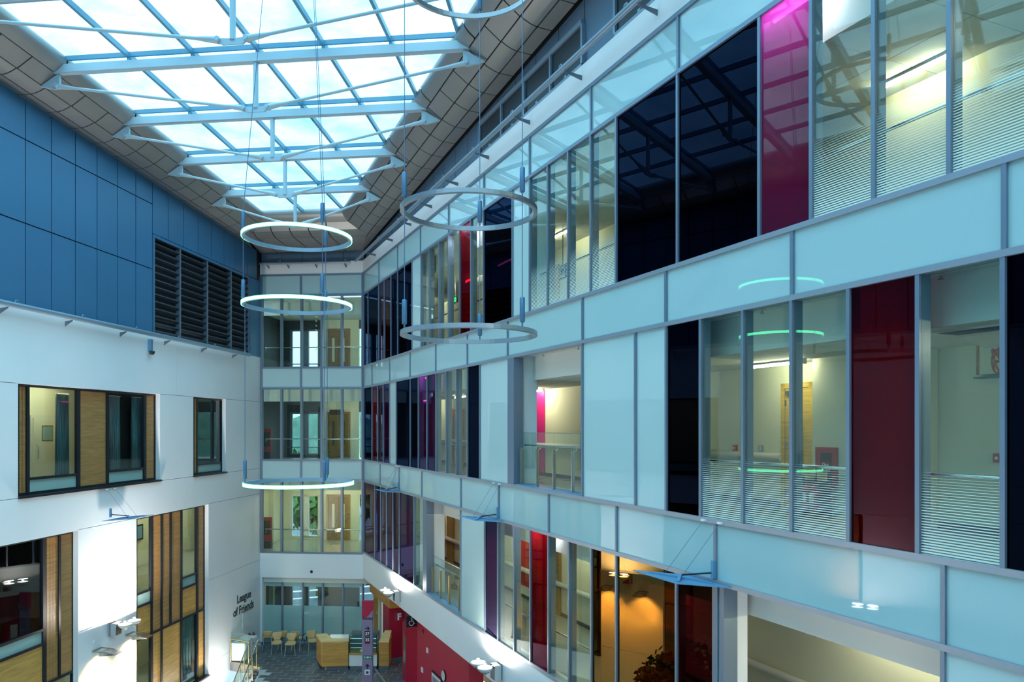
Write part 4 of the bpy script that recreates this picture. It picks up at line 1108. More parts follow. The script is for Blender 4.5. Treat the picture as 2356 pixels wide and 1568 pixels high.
MB().tube([(0, 0, 0), (0, -0.02, 0)], 0.085, 16).build('rim', M['white'], cc); MB().tube([(0, -0.02, 0), (0, -0.05, 0), (0, -0.07, 0)], [0.065, 0.05, 0.02], 14).build('eye', M['black'], cc)
wt = FL.here('wall_lettering', 0, 0, 0, label='black two line lettering on the white wall beside the café corner', cat='lettering')
text('lettering_line', 'League', M['black'], wt, (ul(545), -0.002, FL.z(545, 1388)), 0.46, bold=0.012)
text('lettering_line', 'of Friends', M['black'], wt, (ul(536.5), -0.002, FL.z(537, 1419)), 0.46, bold=0.012)

# ------------------------------------------------------------------ ground floor under the facade
WG = FR.here('wall_ground', kind='structure')
box('rear_wall', M['cream'], WG, -1.2, U_END, 3.0, 3.15, 0, BAND_LOW)
def ru(px, v): return FR.u(px, v)
box('red_wall', M['red'], WG, ru(960, 0.3), ru(1079, 0.3), 0.3, 0.75, 0, BAND_LOW)
box('red_pier', M['red'], WG, ru(926, 0.3), ru(935, 0.3), 0.3, 3.0, 0, BAND_LOW)
box('red_pier', M['red'], WG, ru(881, 0.42), ru(895.6, 0.42), 0.42, 3.0, 0, BAND_LOW)
box('oak_lining', M['oak'], WG, 0.02, ru(881, 0.6), 0.9, 1.0, 0, BAND_LOW)
n = 6
for i in range(n):
    a, b = 0.05, ru(897, 0.25)
    box('oak_panel', M['oak2'], WG, a + (b - a) * i / n + 0.003, a + (b - a) * (i + 1) / n - 0.003, 0.25, 0.9, 2.28, BAND_LOW - 0.002)
box('skirting', M['bracket'], WG, ru(895.6, 0.42), ru(895.6, 0.42) + 0.015, 0.42, 3.0, 0, 0.1)
dr = FR.here('oak_door', ru(866, 0.88), 0.88, 0, label='tall oak door in the oak lining beside the serving counter', cat='door')
lf = box('leaf', M['oak2'], dr, -0.4, 0.4, -0.04, 0, 0.0, 2.1); box('push_plate', M['white'], lf, 0.2, 0.3, -0.05, -0.04, 1.0, 1.12); box('frame', M['oak'], dr, -0.46, 0.46, -0.02, 0, 2.1, 2.16)
dr = FR.here('toilet_door', ru(935, 0.3) + 0.0, 1.5, 0, R_(90), label='brown door in the dark red recess below the wheelchair sign', cat='door')
lf = box('leaf', M['browndoor'], dr, -0.45, 0.45, -0.06, 0, 0.0, 2.1); MB().tube([(-0.3, -0.06, 1.0), (-0.3, -0.11, 1.0), (-0.18, -0.11, 1.0)], 0.012, 6).build('lever', M['steel'], lf); box('frame', M['oak'], dr, -0.5, 0.5, -0.02, 0, 2.1, 2.15)
def proj_sign(u, z, v, s, face, label, body):
    t = FR.here('projecting_sign', u, v, z, label=label, cat='sign')
    box('body', M[body], t, -0.03, 0.03, -s - 0.03, -0.03, -s / 2, s / 2)
    box('rim', M['black'], t, -0.034, 0.026, -s - 0.04, -0.02, -s / 2 - 0.012, s / 2 + 0.012)
    box('arm', M['steel'], t, -0.015, 0.015, -0.03, 0.0, -0.06, 0.06)
    return t
fs_ = proj_sign(ru(930, 0.3), 2.42, 0.3, 0.33, 0, 'red square sign with white letter projecting from the red pier', 'red')
text('letter', 'F', M['white'], fs_, (0.032, -0.275, -0.11), 0.33, (R_(90), 0, R_(90)), bold=0.012)
ws = proj_sign(ru(960, 0.3), 2.63, 0.3, 0.36, 0, 'black square sign with white wheelchair symbol', 'black')
def sym(t, pts, r, nm='symbol_line', closed=False): MB().tube([(0.034, -0.21 + p[0], p[1]) for p in pts], r, 6, closed=closed).build(nm, M['white'], t)
MB().tube([(0.03, -0.215, 0.115), (0.042, -0.215, 0.115)], 0.024, 12).build('symbol_head', M['white'], ws)
sym(ws, [(-0.005, 0.085), (-0.005, 0.0), (0.055, 0.0), (0.085, -0.085), (0.11, -0.075)], 0.014)
sym(ws, [(-0.005, 0.05), (0.05, 0.05)], 0.010)
sym(ws, [(-0.045 + 0.0 * k, 0) if False else (0.0 + 0.085 * math.cos(R_(a)) - 0.01, -0.055 + 0.085 * math.sin(R_(a))) for k, a in enumerate(range(120, 355, 18))], 0.011, 'symbol_wheel')
vs_ = FR.here('vertical_plaque', ru(931, 0.28), 0.3, 1.15, label='tall narrow grey plaque with a red tip on the red pier', cat='sign')
box('plate', M['steel'], vs_, -0.13, 0.13, -0.03, 0, -0.5, 0.55); box('tip', M['fire'], vs_, -0.13, 0.13, -0.03, 0, 0.55, 0.75)
ck = FR.here('wall_clock', ru(1023, 0.3), 0.3, FR.z(1023, 1553, 0.3), label='round white clock on the crimson wall', cat='clock')
MB().tube([(0, 0, 0), (0, -0.05, 0)], 0.175, 24).build('case', M['black'], ck); MB().tube([(0, -0.05, 0), (0, -0.056, 0)], 0.155, 24).build('face', M['clock'], ck)
MB().bar((0, -0.06, 0), (0.0, -0.06, 0.12), 0.012, 0.004, up=(0, 1, 0)).build('minute_hand', M['black'], ck); MB().bar((0, -0.06, 0), (0.06, -0.06, -0.05), 0.014, 0.004, up=(0, 1, 0)).build('hour_hand', M['black'], ck)
pf = FR.here('framed_poster', ru(1007, 0.3), 0.3, 1.0, label='dark framed poster with white mount on the crimson wall under the clock', cat='picture')
zt_ = FR.z(996, 1541, 0.3) - 1.0
a_, b_ = ru(996, 0.3) - ru(1007, 0.3), ru(1018, 0.3) - ru(1007, 0.3)
box('frame', M['black'], pf, a_, b_, -0.05, 0, -0.3, zt_); box('mount', M['white'], pf, a_ + 0.04, b_ - 0.04, -0.056, -0.05, -0.26, zt_ - 0.04); box('print', M['purple'], pf, a_ + 0.13, b_ - 0.13, -0.06, -0.056, -0.17, zt_ - 0.13)
for px, py, nm, lab, mt in ((984, 1495, 'light_switch', 'white double switch high on the crimson wall', 'white'), (972, 1540, 'door_intercom', 'slim white intercom on the crimson wall near the brown door', 'white'), (973, 1450, 'fire_sounder', 'small red fire sounder beside the wheelchair sign', 'fire')):
    t = FR.here(nm, ru(px, 0.3), 0.3, FR.z(px, py, 0.3), label=lab, cat='switch')
    box('plate', M[mt], t, -0.09, 0.09, -0.03, 0, -0.08, 0.08); box('rocker', M['ceil'] if mt == 'white' else M['black'], t, -0.04, 0.04, -0.037, -0.03, -0.04, 0.04)
for k, uu_ in enumerate((2.0, 5.0, 8.0, 11.5, 15.0, 19.0)):
    tube_light(FR, uu_, 1.9, BAND_LOW + 0.0, 0, 'tube under the ground floor soffit behind the fascia, %s from the far corner' % ORD[k], 'ground floor tubes')
tube_light(FBK, 2.5, 2.0, 2.6, 0, 'fluorescent tube in the dim ground floor lobby', None)

# totem sign
ty = 27.0
tx = (846 - CX) / F * ty
tz = EYE - (1381 - Y0) / F * ty
tm = empty('totem_sign', (tx, ty, 0), 0.0, label='tall violet totem sign with crimson curved cap before the counter', cat='sign')
tw = 0.19
body = MB().bbox(-tw, tw, -0.07, 0.07, 0.03, tz - 0.02, 0.012).build('body', M['purple'], tm)
mb = MB()
zc = tz - 0.62
cap = [(-tw - 0.003, tz)] + [(-tw - 0.003, zc)] + [(-tw + 2 * tw * k / 8 + (0.003 if k == 8 else -0.003), zc + 0.30 * (k / 8) ** 2.2) for k in range(1, 9)] + [(tw + 0.003, tz)]
n = len(cap)
mb.add([(x, -0.074, z) for x, z in cap] + [(x, 0.074, z) for x, z in cap], [tuple(range(n)), tuple(range(2 * n - 1, n - 1, -1))] + [(k, n + k, n + (k + 1) % n, (k + 1) % n) for k in range(n)]).build('cap', M['red'], tm)
MB().box(-tw - 0.05, tw + 0.05, -0.12, 0.12, 0, 0.03).build('foot_plate', M['steel'], tm)
tzp = lambda py: EYE - (py - Y0) / F * (ty - 0.07)
text('lettering', 'Gates', M['black'], tm, (0.0, -0.072, tzp(1424.5)), 0.15, align='CENTER', bold=0.003)
def arrow(t, zc_, up):
    s = 0.085
    pts = [(-s, 0.018), (s * 0.25, 0.018), (-0.02, s * 0.75), (0.035, s * 0.75), (s, 0), (0.035, -s * 0.75), (-0.02, -s * 0.75), (s * 0.25, -0.018), (-s, -0.018)]
    if up: pts = [(-b, a) for a, b in pts]
    MB().plate([(a, -0.0705, zc_ + b) for a, b in pts], (0, -1, 0), 0.006).build('arrow', M['black'], t)
arrow(tm, tzp(1445), False); arrow(tm, tzp(1532), True)
for py, s_ in ((1457, '37'), (1471, '35')):
    box('number_plate', M['black'], tm, -0.095, 0.095, -0.078, -0.07, tzp(py + 6.3), tzp(py - 6.3))
    text('number', s_, M['white'], tm, (0, -0.079, tzp(py + 3.2)), 0.15, align='CENTER', bold=0.004)
box('number_plate', M['red'], tm, -0.095, 0.095, -0.078, -0.07, tzp(1480.5), tzp(1477.6))
box('exit_plate', M['green'], tm, -0.15, 0.15, -0.078, -0.07, tzp(1515), tzp(1507))
text('exit_word', 'Exit', M['white'], tm, (-0.13, -0.079, tzp(1513)), 0.10)
MB().plate([(0.07 + a, -0.079, tzp(1511) + b) for a, b in ((0, 0.01), (0.03, 0.01), (0.03, 0.03), (0.065, 0), (0.03, -0.03), (0.03, -0.01), (0, -0.01))], (0, -1, 0), 0.003).build('exit_arrow', M['white'], tm)
box('exit_figure', M['white'], tm, 0.005, 0.045, -0.081, -0.078, tzp(1513.5), tzp(1508.3))
box('cup_plate', M['white'], tm, -0.095, 0.095, -0.078, -0.07, tzp(1551.5), tzp(1539.5))
box('cup', M['black'], tm, -0.04, 0.03, -0.082, -0.078, tzp(1548), tzp(1543)); MB().tube([(0.03, -0.08, tzp(1544)), (0.06, -0.08, tzp(1544.5)), (0.06, -0.08, tzp(1546.5)), (0.03, -0.08, tzp(1547))], 0.008, 5).build('cup_handle', M['black'], tm)
box('saucer', M['black'], tm, -0.06, 0.05, -0.082, -0.078, tzp(1549.6), tzp(1548.8))

# ------------------------------------------------------------------ café counter and display case
ctr = empty('serving_counter', (0, 0, 0), label='oak serving counter with rounded corner in front of the frosted glazing', cat='counter')
poly = [(-7.30, 29.02), (-6.34, 29.10), (-6.34, 29.50), (-7.02, 29.44), (-7.45, 30.2), (-7.82, 30.05), (-7.42, 29.14), (-7.37, 29.06)]
ins = [(-7.22, 29.12), (-6.36, 29.18), (-6.36, 29.46), (-7.04, 29.42), (-7.47, 30.16), (-7.74, 30.02), (-7.34, 29.2)]
ctr.location = (-7.0, 29.4, 0)
lp = lambda P: [(x + 7.0, y - 29.4) for x, y in P]
MB().prism(lp(poly), 0.16, 1.08).build('front_panel', M['oak2'], ctr)
MB().prism(lp(ins), 0.0, 0.16).build('plinth', M['bracket'], ctr)
cxm, cym = -6.95, 29.5
MB().prism(lp([(cxm + (x - cxm) * 1.03, cym + (y - cym) * 1.03) for x, y in poly]), 1.08, 1.13).build('worktop', M['beech'], ctr)
box('leg', M['beech'], ctr, -0.22, -0.18, -0.33, -0.29, 0, 0.16)
dc = empty('display_case', (-5.78, 29.45, 0), 0.0, label='glass food display case on a white cabinet between the oak counters', cat='display case')
hw = 0.54
box('cabinet', M['white'], dc, -hw, hw, -0.3, 0.3, 0.14, 0.58); box('plinth', M['bracket'], dc, -hw + 0.03, hw - 0.03, -0.26, 0.26, 0, 0.14)
box('deck', M['oak2'], dc, -hw, hw, -0.32, 0.3, 0.58, 0.64)
box('front_glass', M['clear'], dc, -hw + 0.02, hw - 0.02, -0.30, -0.29, 0.64, 1.30)
box('top_glass', M['clear'], dc, -hw + 0.02, hw - 0.02, -0.28, 0.28, 1.36, 1.37)
for s in (-1, 1):
    box('side_glass', M['clear'], dc, s * hw - 0.005, s * hw + 0.005, -0.29, 0.29, 0.64, 1.36)
    box('corner_post', M['black'], dc, s * (hw - 0.01) - 0.012, s * (hw - 0.01) + 0.012, -0.305, -0.28, 0.64, 1.36)
for z_ in (0.82, 1.0, 1.18):
    sh = box('shelf', M['clear'], dc, -hw + 0.02, hw - 0.02, -0.2, 0.28, z_, z_ + 0.01)
    MB().tube([(-hw + 0.03, -0.21, z_), (hw - 0.03, -0.21, z_)], 0.016, 8).build('shelf_rail', M['chrome'], sh)
box('back_panel', M['bracket'], dc, -hw, hw, 0.29, 0.31, 0.64, 1.37)
MB().lathe([(0.0, 0.0), (0.11, 0.0), (0.13, 0.05), (0.07, 0.10), (0.0, 0.11)], 14, (-0.05, -0.05, 0.64)).build('cover', M['white'], dc)
op = empty('oak_end_pier', (-4.98, 29.5, 0), 0.0, label='short oak pier with pointed top at the end of the display case', cat='counter')
MB().box(-0.19, 0.19, -0.3, 0.35, 0.12, 1.05).build('body', M['oak2'], op); MB().add([(-0.2, -0.32, 1.05), (0.2, -0.32, 1.05), (0.2, 0.37, 1.05), (-0.2, 0.37, 1.05), (0.2, -0.3, 1.10), (-0.06, 0.37, 1.34), (0.2, 0.37, 1.34), (-0.2, -0.3, 1.08)], [(0, 3, 2, 1), (0, 1, 4, 7), (1, 2, 6, 4), (2, 3, 5, 6), (3, 0, 7, 5), (7, 4, 6, 5)]).build('cap', M['beech'], op); box('plinth', M['bracket'], op, -0.17, 0.17, -0.27, 0.3, 0, 0.12)
bc = empty('back_counter', (-6.95, 30.25, 0), 0.0, label='pale worktop behind the oak serving counter', cat='counter')
box('worktop', M['white'], bc, -0.42, 0.45, -0.2, 0.35, 0.93, 0.97); box('cupboard', M['bracket'], bc, -0.4, 0.43, -0.17, 0.33, 0.0, 0.93)
td = FR.here('threshold_strip', ru(884, 0), -0.35, 0, label='pale metal threshold strip on the slate floor by the red pier', cat='strip')
MB().bar((0, 0, 0.012), (5.0, -0.1, 0.012), 0.07, 0.02).build('strip', M['alu_l'], td); MB().bar((0.0, 0.12, 0.01), (5.0, 0.02, 0.01), 0.03, 0.016).build('inner_strip', M['steel'], td)

# café chairs
def make_chair(lab, arms):
    t = empty('cafe_chair', (0, 0, 0), 0, label=lab, cat='chair', group='beech ply café chairs by the frosted glazing')
    def sheet(nm, rows, thick, dz):
        vs, fs = [], []; n = len(rows[0])
        for r in rows: vs += r
        off = len(vs); vs = vs + [(x + dz[0] * thick, y + dz[1] * thick, z + dz[2] * thick) for x, y, z in vs]
        m = len(rows)
        for i in range(m - 1):
            for j in range(n - 1):
                a = i * n + j
                fs += [(a, a + 1, a + n + 1, a + n), (off + a + n, off + a + n + 1, off + a + 1, off + a)]
        for i in range(m - 1):
            for j in (0, n - 1):
                a = i * n + j; q = (a, a + n, off + a + n, off + a); fs.append(q if j == 0 else q[::-1])
        for j in range(n - 1):
            for i in (0, m - 1):
                a = i * n + j; q = (a + 1, a, off + a, off + a + 1); fs.append(q if i == 0 else q[::-1])
        return MB().add(vs, fs, True).build(nm, M['beech'], t)
    srow = []
    for y, w, z in ((-0.24, 0.16, 0.43), (-0.22, 0.21, 0.445), (-0.1, 0.22, 0.45), (0.06, 0.20, 0.445), (0.17, 0.15, 0.455), (0.215, 0.12, 0.49)):
        srow.append([(w * k / 3, y, z + 0.02 * (abs(k) / 3) ** 2) for k in range(-3, 4)])
    sheet('seat', srow, 0.014, (0, 0, 1))
    brow_ = []
    for z, w, y in ((0.49, 0.12, 0.215), (0.56, 0.12, 0.235), (0.62, 0.17, 0.245), (0.70, 0.20, 0.25), (0.77, 0.205, 0.262), (0.81, 0.17, 0.27)):
        brow_.append([(w * k / 3, y - 0.03 * (abs(k) / 3) ** 2, z) for k in range(-3, 4)])
    sheet('backrest', brow_, 0.014, (0, 1, 0))
    for sx in (-1, 1):
        MB().tube([(sx * 0.17, -0.15, 0.43), (sx * 0.21, -0.22, 0.0)], 0.013, 7).build('leg', M['steel'], t)
        MB().tube([(sx * 0.15, 0.13, 0.43), (sx * 0.20, 0.26, 0.0)], 0.013, 7).build('leg', M['steel'], t)
        if arms: MB().tube([(sx * 0.20, 0.05, 0.43), (sx * 0.25, 0.08, 0.60), (sx * 0.26, 0.0, 0.64), (sx * 0.25, -0.12, 0.63)], 0.02, 7).build('armrest', M['black'], t)
    MB().tube([(-0.17, -0.12, 0.42), (0.17, -0.12, 0.42)], 0.012, 6).build('cross_bar', M['steel'], t)
    return t
def chair_at(px, y, rz, lab, arms=False):
    t = make_chair(lab, arms); t.location = ((px - CX) / F * y, y, 0.002); t.rotation_euler.z = rz
chair_at(637, 31.25, 0.25, 'pale beech chair facing the room, first from the fire extinguishers')
chair_at(669, 31.15, 0.15, 'pale beech chair facing the room, second from the fire extinguishers')
chair_at(719, 31.55, 0.45, 'pale beech armchair beside the oak counter', True)
chair_at(617, 31.95, math.pi + 0.15, 'chair turned to the glazing in the corner behind the first pale chair')
chair_at(654, 32.0, math.pi, 'chair turned to the glazing between the two forward chairs')
chair_at(687, 31.9, math.pi - 0.25, 'armchair turned to the glazing beside the second pale chair', True)

# recycling unit, fire extinguishers, stair balustrade
bn = FL.here('recycling_bin', FL.uy(30.15), 0, 0, label='white two door bin cabinet behind the glass balustrade', cat='bin')
box('cabinet', M['white'], bn, 0, 1.15, -0.62, -0.06, 0.05, 0.72); box('top', M['ceil'], bn, -0.01, 1.16, -0.63, -0.05, 0.72, 0.75); box('plinth', M['bracket'], bn, 0.03, 1.12, -0.58, -0.08, 0, 0.05)
MB().lathe([(0.0, 0.753), (0.09, 0.753), (0.10, 0.75)], 16, (0.28, -0.34, 0)).build('opening', M['black'], bn)
for x in (0.02, 0.60): 
    d_2 = box('door', M['white'], bn, x, x + 0.53, -0.64, -0.62, 0.08, 0.70); box('badge', M['blue'], d_2, x + 0.12, x + 0.18, -0.645, -0.64, 0.5, 0.58)
def extinguisher(fr, u, v, z, lab, sc=1.0, stand=False):
    t = fr.here('fire_extinguisher', u, v, z, label=lab, cat='extinguisher')
    r, h = 0.075 * sc, 0.46 * sc
    MB().lathe([(0, 0.0), (r, 0.0), (r, h * 0.86), (r * 0.75, h * 0.95), (r * 0.3, h), (0, h)], 16).build('cylinder', M['fire'], t)
    MB().lathe([(0, h), (0.022, h), (0.022, h + 0.05), (0, h + 0.05)], 10).build('valve', M['black'], t)
    box('handle', M['black'], t, -0.02, 0.11, -0.012, 0.012, h + 0.045, h + 0.06)
    box('label_band', M['ceil'], t, -0.04, 0.04, -r - 0.004, -r + 0.02, h * 0.35, h * 0.7)
    MB().tube([(0.03, 0, h + 0.04), (0.11, -0.02, h), (0.12, -0.03, h * 0.5), (0.10, -0.03, h * 0.25)], 0.011, 7).build('hose', M['black'], t)
extinguisher(FL, FL.uy(31.55), -0.14, 0.12, 'red fire extinguisher in the corner beyond the bin, nearer one', 1.25)
extinguisher(FL, FL.uy(31.95), -0.14, 0.12, 'red fire extinguisher in the corner beyond the bin, farther one', 1.1)
es = FL.here('extinguisher_stand', FL.uy(31.75), -0.14, 0, label='low black stand under the corner fire extinguishers', cat='stand')
box('tray', M['black'], es, -0.35, 0.35, -0.12, 0.13, 0.08, 0.12)
for x in (-0.3, 0.3): box('foot', M['black'], es, x - 0.03, x + 0.03, -0.1, 0.1, 0, 0.08)
nb = FL.here('notice_board', FL.uy(31.75), 0, 1.25, label='pale notice plates above the corner fire extinguishers', cat='sign')
box('plate', M['white'], nb, -0.5, 0.45, -0.02, 0, 0.1, 0.42); box('plate', M['white'], nb, -0.5, 0.0, -0.02, 0, -0.25, 0.05); box('edge_strip', M['brass'], nb, -0.5, 0.45, -0.03, 0, 0.43, 0.46)
sb = empty('stair_balustrade', (-10.4, 29.7, 0), 0, label='glass balustrade with steel rails at the head of the stair by the white wall', cat='balustrade')
arc = [(-11.26, 30.12), (-10.95, 30.02), (-10.65, 29.86), (-10.40, 29.70)]
arc = [(x + 10.4, y - 29.7) for x, y in arc]
for a, b in zip(arc[:-1], arc[1:]): MB().bar((*a, 0.62), (*b, 0.62), 0.012, 1.1).build('glass_panel', M['clear'], sb)
for p in (arc[0], arc[3]): MB().tube([(*p, 0), (*p, 0.92)], 0.022, 8).build('post', M['brass'], sb)
MB().tube([(x, y, 0.92) for x, y in arc], 0.024, 8).build('handrail', M['brass'], sb)
MB().tube([(x, y, 1.19) for x, y in arc], 0.010, 6).build('glass_cap', M['steel'], sb)
for off in (0.0, 0.36):
    a = Vector((0.03 + off, 0 - off * 0.4, 1.0)); dv = Vector((0.10, -2.0, -1.0))
    MB().tube([a + Vector((0, 0.25, 0)), a] + [a + dv * k / 2 for k in (1, 2, 3, 4)], 0.024, 8).build('handrail', M['steel'], sb)
    for k in range(6):
        q = a + dv * (0.05 + k * 0.28)
        MB().tube([q, q + Vector((0, 0, -1.0))], 0.02, 8).build('post', M['brass'], sb)
    for k in range(5):
        q = a + dv * (0.07 + k * 0.28); q2 = a + dv * (0.31 + k * 0.28)
        MB().plate([q + Vector((0, 0, -0.85)), q2 + Vector((0, 0, -0.85)), q2 + Vector((0, 0, -0.06)), q + Vector((0, 0, -0.06))], (1, 0, 0), 0.012).build('glass_panel', M['clear'], sb)
stp = empty('trim_9', (0, 0, 0), kind='structure')
for k in range(18):
    box('step', M['slate'], stp, -10.4, -9.95 + 0.02 * k, 29.6 - 0.29 * (k + 1), 29.62 - 0.29 * k, -0.17 * (k + 1) - 0.16, -0.17 * (k + 1))
MB().prism([VOID[3], (-11.36, 30.4), (-10.3, 30.0), (-9.8, 29.5), VOID[1], VOID[2]][::-1], -0.36, 0.006).build('landing_edge', M['brass'], stp)

# ------------------------------------------------------------------ things in the corridors
f2, f3, f1 = FLOOR[2], FLOOR[3], FLOOR[1]
dv_ = 2.73
yd = FR.here('ward_door', FR.u(1802, dv_), dv_, f2, label='yellow oak door with long pull handle on the middle floor', cat='door')
ye = FR.u(1868, dv_) - FR.u(1802, dv_)
for a, b in ((0, 0.09), (ye - 0.02, ye + 0.07)): box('jamb', M['yellowdoor'], yd, a, b, -0.06, 0, 0, 2.26)
box('head', M['yellowdoor'], yd, 0, ye + 0.07, -0.06, 0, 2.17, 2.26)
lf = box('leaf', M['yellowdoor'], yd, 0.1, ye - 0.03, -0.045, 0, 0.01, 2.16)
for z_ in (0.25, 1.1, 1.85): box('hinge', M['steel'], lf, 0.09, 0.13, -0.055, -0.045, z_, z_ + 0.11)
MB().tube([(ye - 0.2, -0.045, 0.85), (ye - 0.2, -0.10, 0.85), (ye - 0.2, -0.10, 1.55), (ye - 0.2, -0.045, 1.55)], 0.014, 8).build('pull_handle', M['steel'], lf)
MB().tube([(ye - 0.32, -0.045, 1.2), (ye - 0.32, -0.05, 1.2)], 0.06, 16).build('blue_disc', M['blue'], lf)
box('closer', M['steel'], lf, 0.15, 0.4, -0.1, -0.045, 2.05, 2.12)
pl = FR.here('column', kind='structure')
box('pier', M['cream'], pl, FR.u(1869, 2.3), FR.u(2110, 2.3), 2.3, 2.74, f2, CLG[2])
rc = FR.here('riser_cabinet', FR.u(1904, 2.29), 2.295, FR.z(1904, 1075, 2.29), label='red framed riser cabinet with dark glazed front beside the yellow door', cat='cabinet')
hw_ = (FR.u(1928, 2.29) - FR.u(1880, 2.29)) / 2
box('frame', M['fire'], rc, -hw_, hw_, -0.05, 0, -0.33, 0.33); gd = box('glazed_door', M['black'], rc, -hw_ * 0.45, hw_ * 0.55, -0.058, -0.05, -0.2, 0.24)
sg = box('sign', M['fire'], rc, -hw_ * 0.3, hw_ * 0.4, -0.064, -0.058, -0.08, 0.10)
text('word', 'Dry\nRiser', M['white'], rc, (-hw_ * 0.26, -0.066, 0.02), 0.085)
for k, x in enumerate((1857, 1874)):
    extinguisher(FR, FR.u(x, 1.95), 1.95, f2 + 0.1, 'red extinguisher on the middle floor stand by the yellow door, %s one' % ('nearer the door' if k == 0 else 'nearer the cabinet'), 0.95)
xs = FR.here('extinguisher_stand', FR.u(1867, 1.98), 2.0, f2, label='black extinguisher stand with yellow notice cards below the riser cabinet', cat='stand')
box('base', M['black'], xs, -0.3, 0.3, -0.14, 0.1, 0, 0.1); box('back', M['black'], xs, -0.3, 0.3, 0.08, 0.1, 0.1, 0.66)
for s in (-1, 1): box('card', M['beech'], xs, s * 0.13 - 0.1, s * 0.13 + 0.1, 0.07, 0.08, 0.6, 0.78)
for px, py, nm, lab, mt, v in ((1693, 1030, 'call_point', 'red call point on the corridor wall before the thermostat', 'fire', 2.74), (1752, 1031, 'thermostat', 'slim metal thermostat beside the yellow door', 'steel', 2.74), (2297, 1053, 'call_point', 'dark red call point under the wall cabinet', 'fire', 2.74)):
    t = FR.here(nm, FR.u(px, v), v, FR.z(px, py, v), label=lab, cat='switch')
    box('case', M[mt], t, -0.05, 0.05, -0.04, 0.01, -0.06, 0.06); box('button', M['white'], t, -0.02, 0.02, -0.045, -0.04, -0.02, 0.02)
wcab = FR.here('wall_cabinet', FR.u(2247, 2.6), 2.62, FR.z(2247, 862, 2.6), label='pale wall cabinet with label near the open ceiling hatch', cat='cabinet')
cw = FR.u(2345, 2.6) - FR.u(2247, 2.6); chh = FR.z(2247, 790, 2.6) - FR.z(2247, 862, 2.6)
box('body', M['cream'], wcab, 0, cw, 0, 0.13, 0, chh); box('lower_edge', M['bracket'], wcab, -0.03, cw + 0.03, -0.05, 0.13, -0.05, -0.03); box('edge_strip', M['oak'], wcab, -0.012, 0.02, -0.012, 0, 0, chh); box('label_plate', M['white'], wcab, cw * 0.5, cw * 0.62, -0.006, 0, chh * 0.45, chh * 0.52)
hat = FR.here('ceiling_hatch', FR.u(2262, 1.15), 1.15, CLG[2], label='open ceiling hatch with a tile hanging from its edge above the wall cabinet', cat='hatch')
box('void', M['gap'], hat, -0.45, 0.5, -0.32, 0.20, -0.014, -0.004)
for a_, b_ in ((-0.34, -0.32), (0.20, 0.22)): box('edge_trim', M['white'], hat, -0.47, 0.52, a_, b_, -0.03, -0.001)
MB().plate([(-0.45, 0.23, -0.02), (0.5, 0.23, -0.02), (0.5, 0.70, -0.14), (-0.45, 0.70, -0.14)], (0, 0, -1), 0.015).build('hanging_tile', M['ceil'], hat)
cb = FR.here('cable_coil', FR.u(2298, 1.9), 1.9, CLG[2] - 0.13, label='coil of orange cable hanging from the ceiling hatch', cat='cable')
for k in range(4):
    MB().tube([(0.06 * math.sin(a + k) * (0.6 + 0.15 * k), 0.05 * math.cos(a * 0.5 + k), -0.19 - 0.15 * math.cos(a)) for a in [2 * math.pi * q / 20 for q in range(20)]], 0.009, 6, closed=True).build('loop', M['orange'], cb)
MB().tube([(0, 0, -0.16), (0, 0, 0.1)], 0.008, 6).build('tail', M['orange'], cb)
box('tie', M['orange'], cb, -0.03, 0.03, -0.02, 0.02, -0.21, -0.18)
mp = FR.here('trim_20', kind='structure')
box('magenta_wall_panel', M['magwall'], mp, FR.u(1222, 2.7), FR.u(1251, 2.7), 2.72, 2.75, f2 + 0.1, CLG[2] - 0.02)
box('red_wall_panel', M['fire'], mp, FR.u(1189, 2.7), FR.u(1222, 2.7), 2.72, 2.75, f1 + 0.4, CLG[1] - 0.3)
for lv in (1, 2, 3):
    br = FR.here('wall_bumper_rail', 0.5, 2.73, FLOOR[lv] + 0.92, label='thick white bumper rail along the rear wall of the %s floor corridor' % {1: 'first', 2: 'middle', 3: 'top'}[lv], cat='rail')
    MB().tube([(0, -0.05, 0), (FR.u(1800, 2.7) - 0.5 if lv == 2 else U_END - 1, -0.05, 0)], 0.075, 10).build('rail', M['ceil'], br)
def sign_no(px, py, v, lv, s_, lab, rim):
    z = FR.z(px, py, v)
    t = FR.here('ward_sign', FR.u(px, v), v, z, label=lab, cat='sign')
    box('plate', M[rim], t, -0.17, 0.17, -0.02, 0.02, -0.17, 0.17); box('panel', M['ceil'], t, -0.135, 0.135, -0.026, -0.02, -0.13, 0.135)
    text('number', s_, M['black'], t, (0, -0.027, -0.05), 0.19, align='CENTER', bold=0.006)
    box('hanger', M['steel'], t, -0.01, 0.01, -0.01, 0.01, 0.17, CLG[lv] - z)
sign_no(1295, 626, 1.6, 3, '39', 'square dark rimmed ward sign 39 on the top floor', 'black')
sign_no(1038, 950, 1.9, 2, '38', 'square red rimmed ward sign 38 on the middle floor', 'fire')
def cor_door(px0, px1, lv, lab, mt, v=2.74):
    a, b = FR.u(px0, v), FR.u(px1, v)
    t = FR.here('corridor_door', a, v, FLOOR[lv], label=lab, cat='door'); w = b - a
    lf = box('leaf', M[mt], t, 0.06, w - 0.06, -0.04, 0, 0, 2.1); box('frame', M['oak'], t, 0, w, -0.05, 0, 2.1, 2.17)
    for x in (0, w - 0.06): box('frame', M['oak'], t, x, x + 0.06, -0.05, 0, 0, 2.1)
    box('push_plate', M['steel'], lf, w - 0.2, w - 0.12, -0.046, -0.04, 0.95, 1.2)
cor_door(1276, 1291, 1, 'dark brown door on the first floor beyond the red pane', 'browndoor')
cor_door(1030, 1045, 1, 'brown door on the first floor behind the bronze post balcony', 'browndoor')
cor_door(1005, 1024, 1, 'pale door on the first floor behind the bronze post balcony', 'cream')
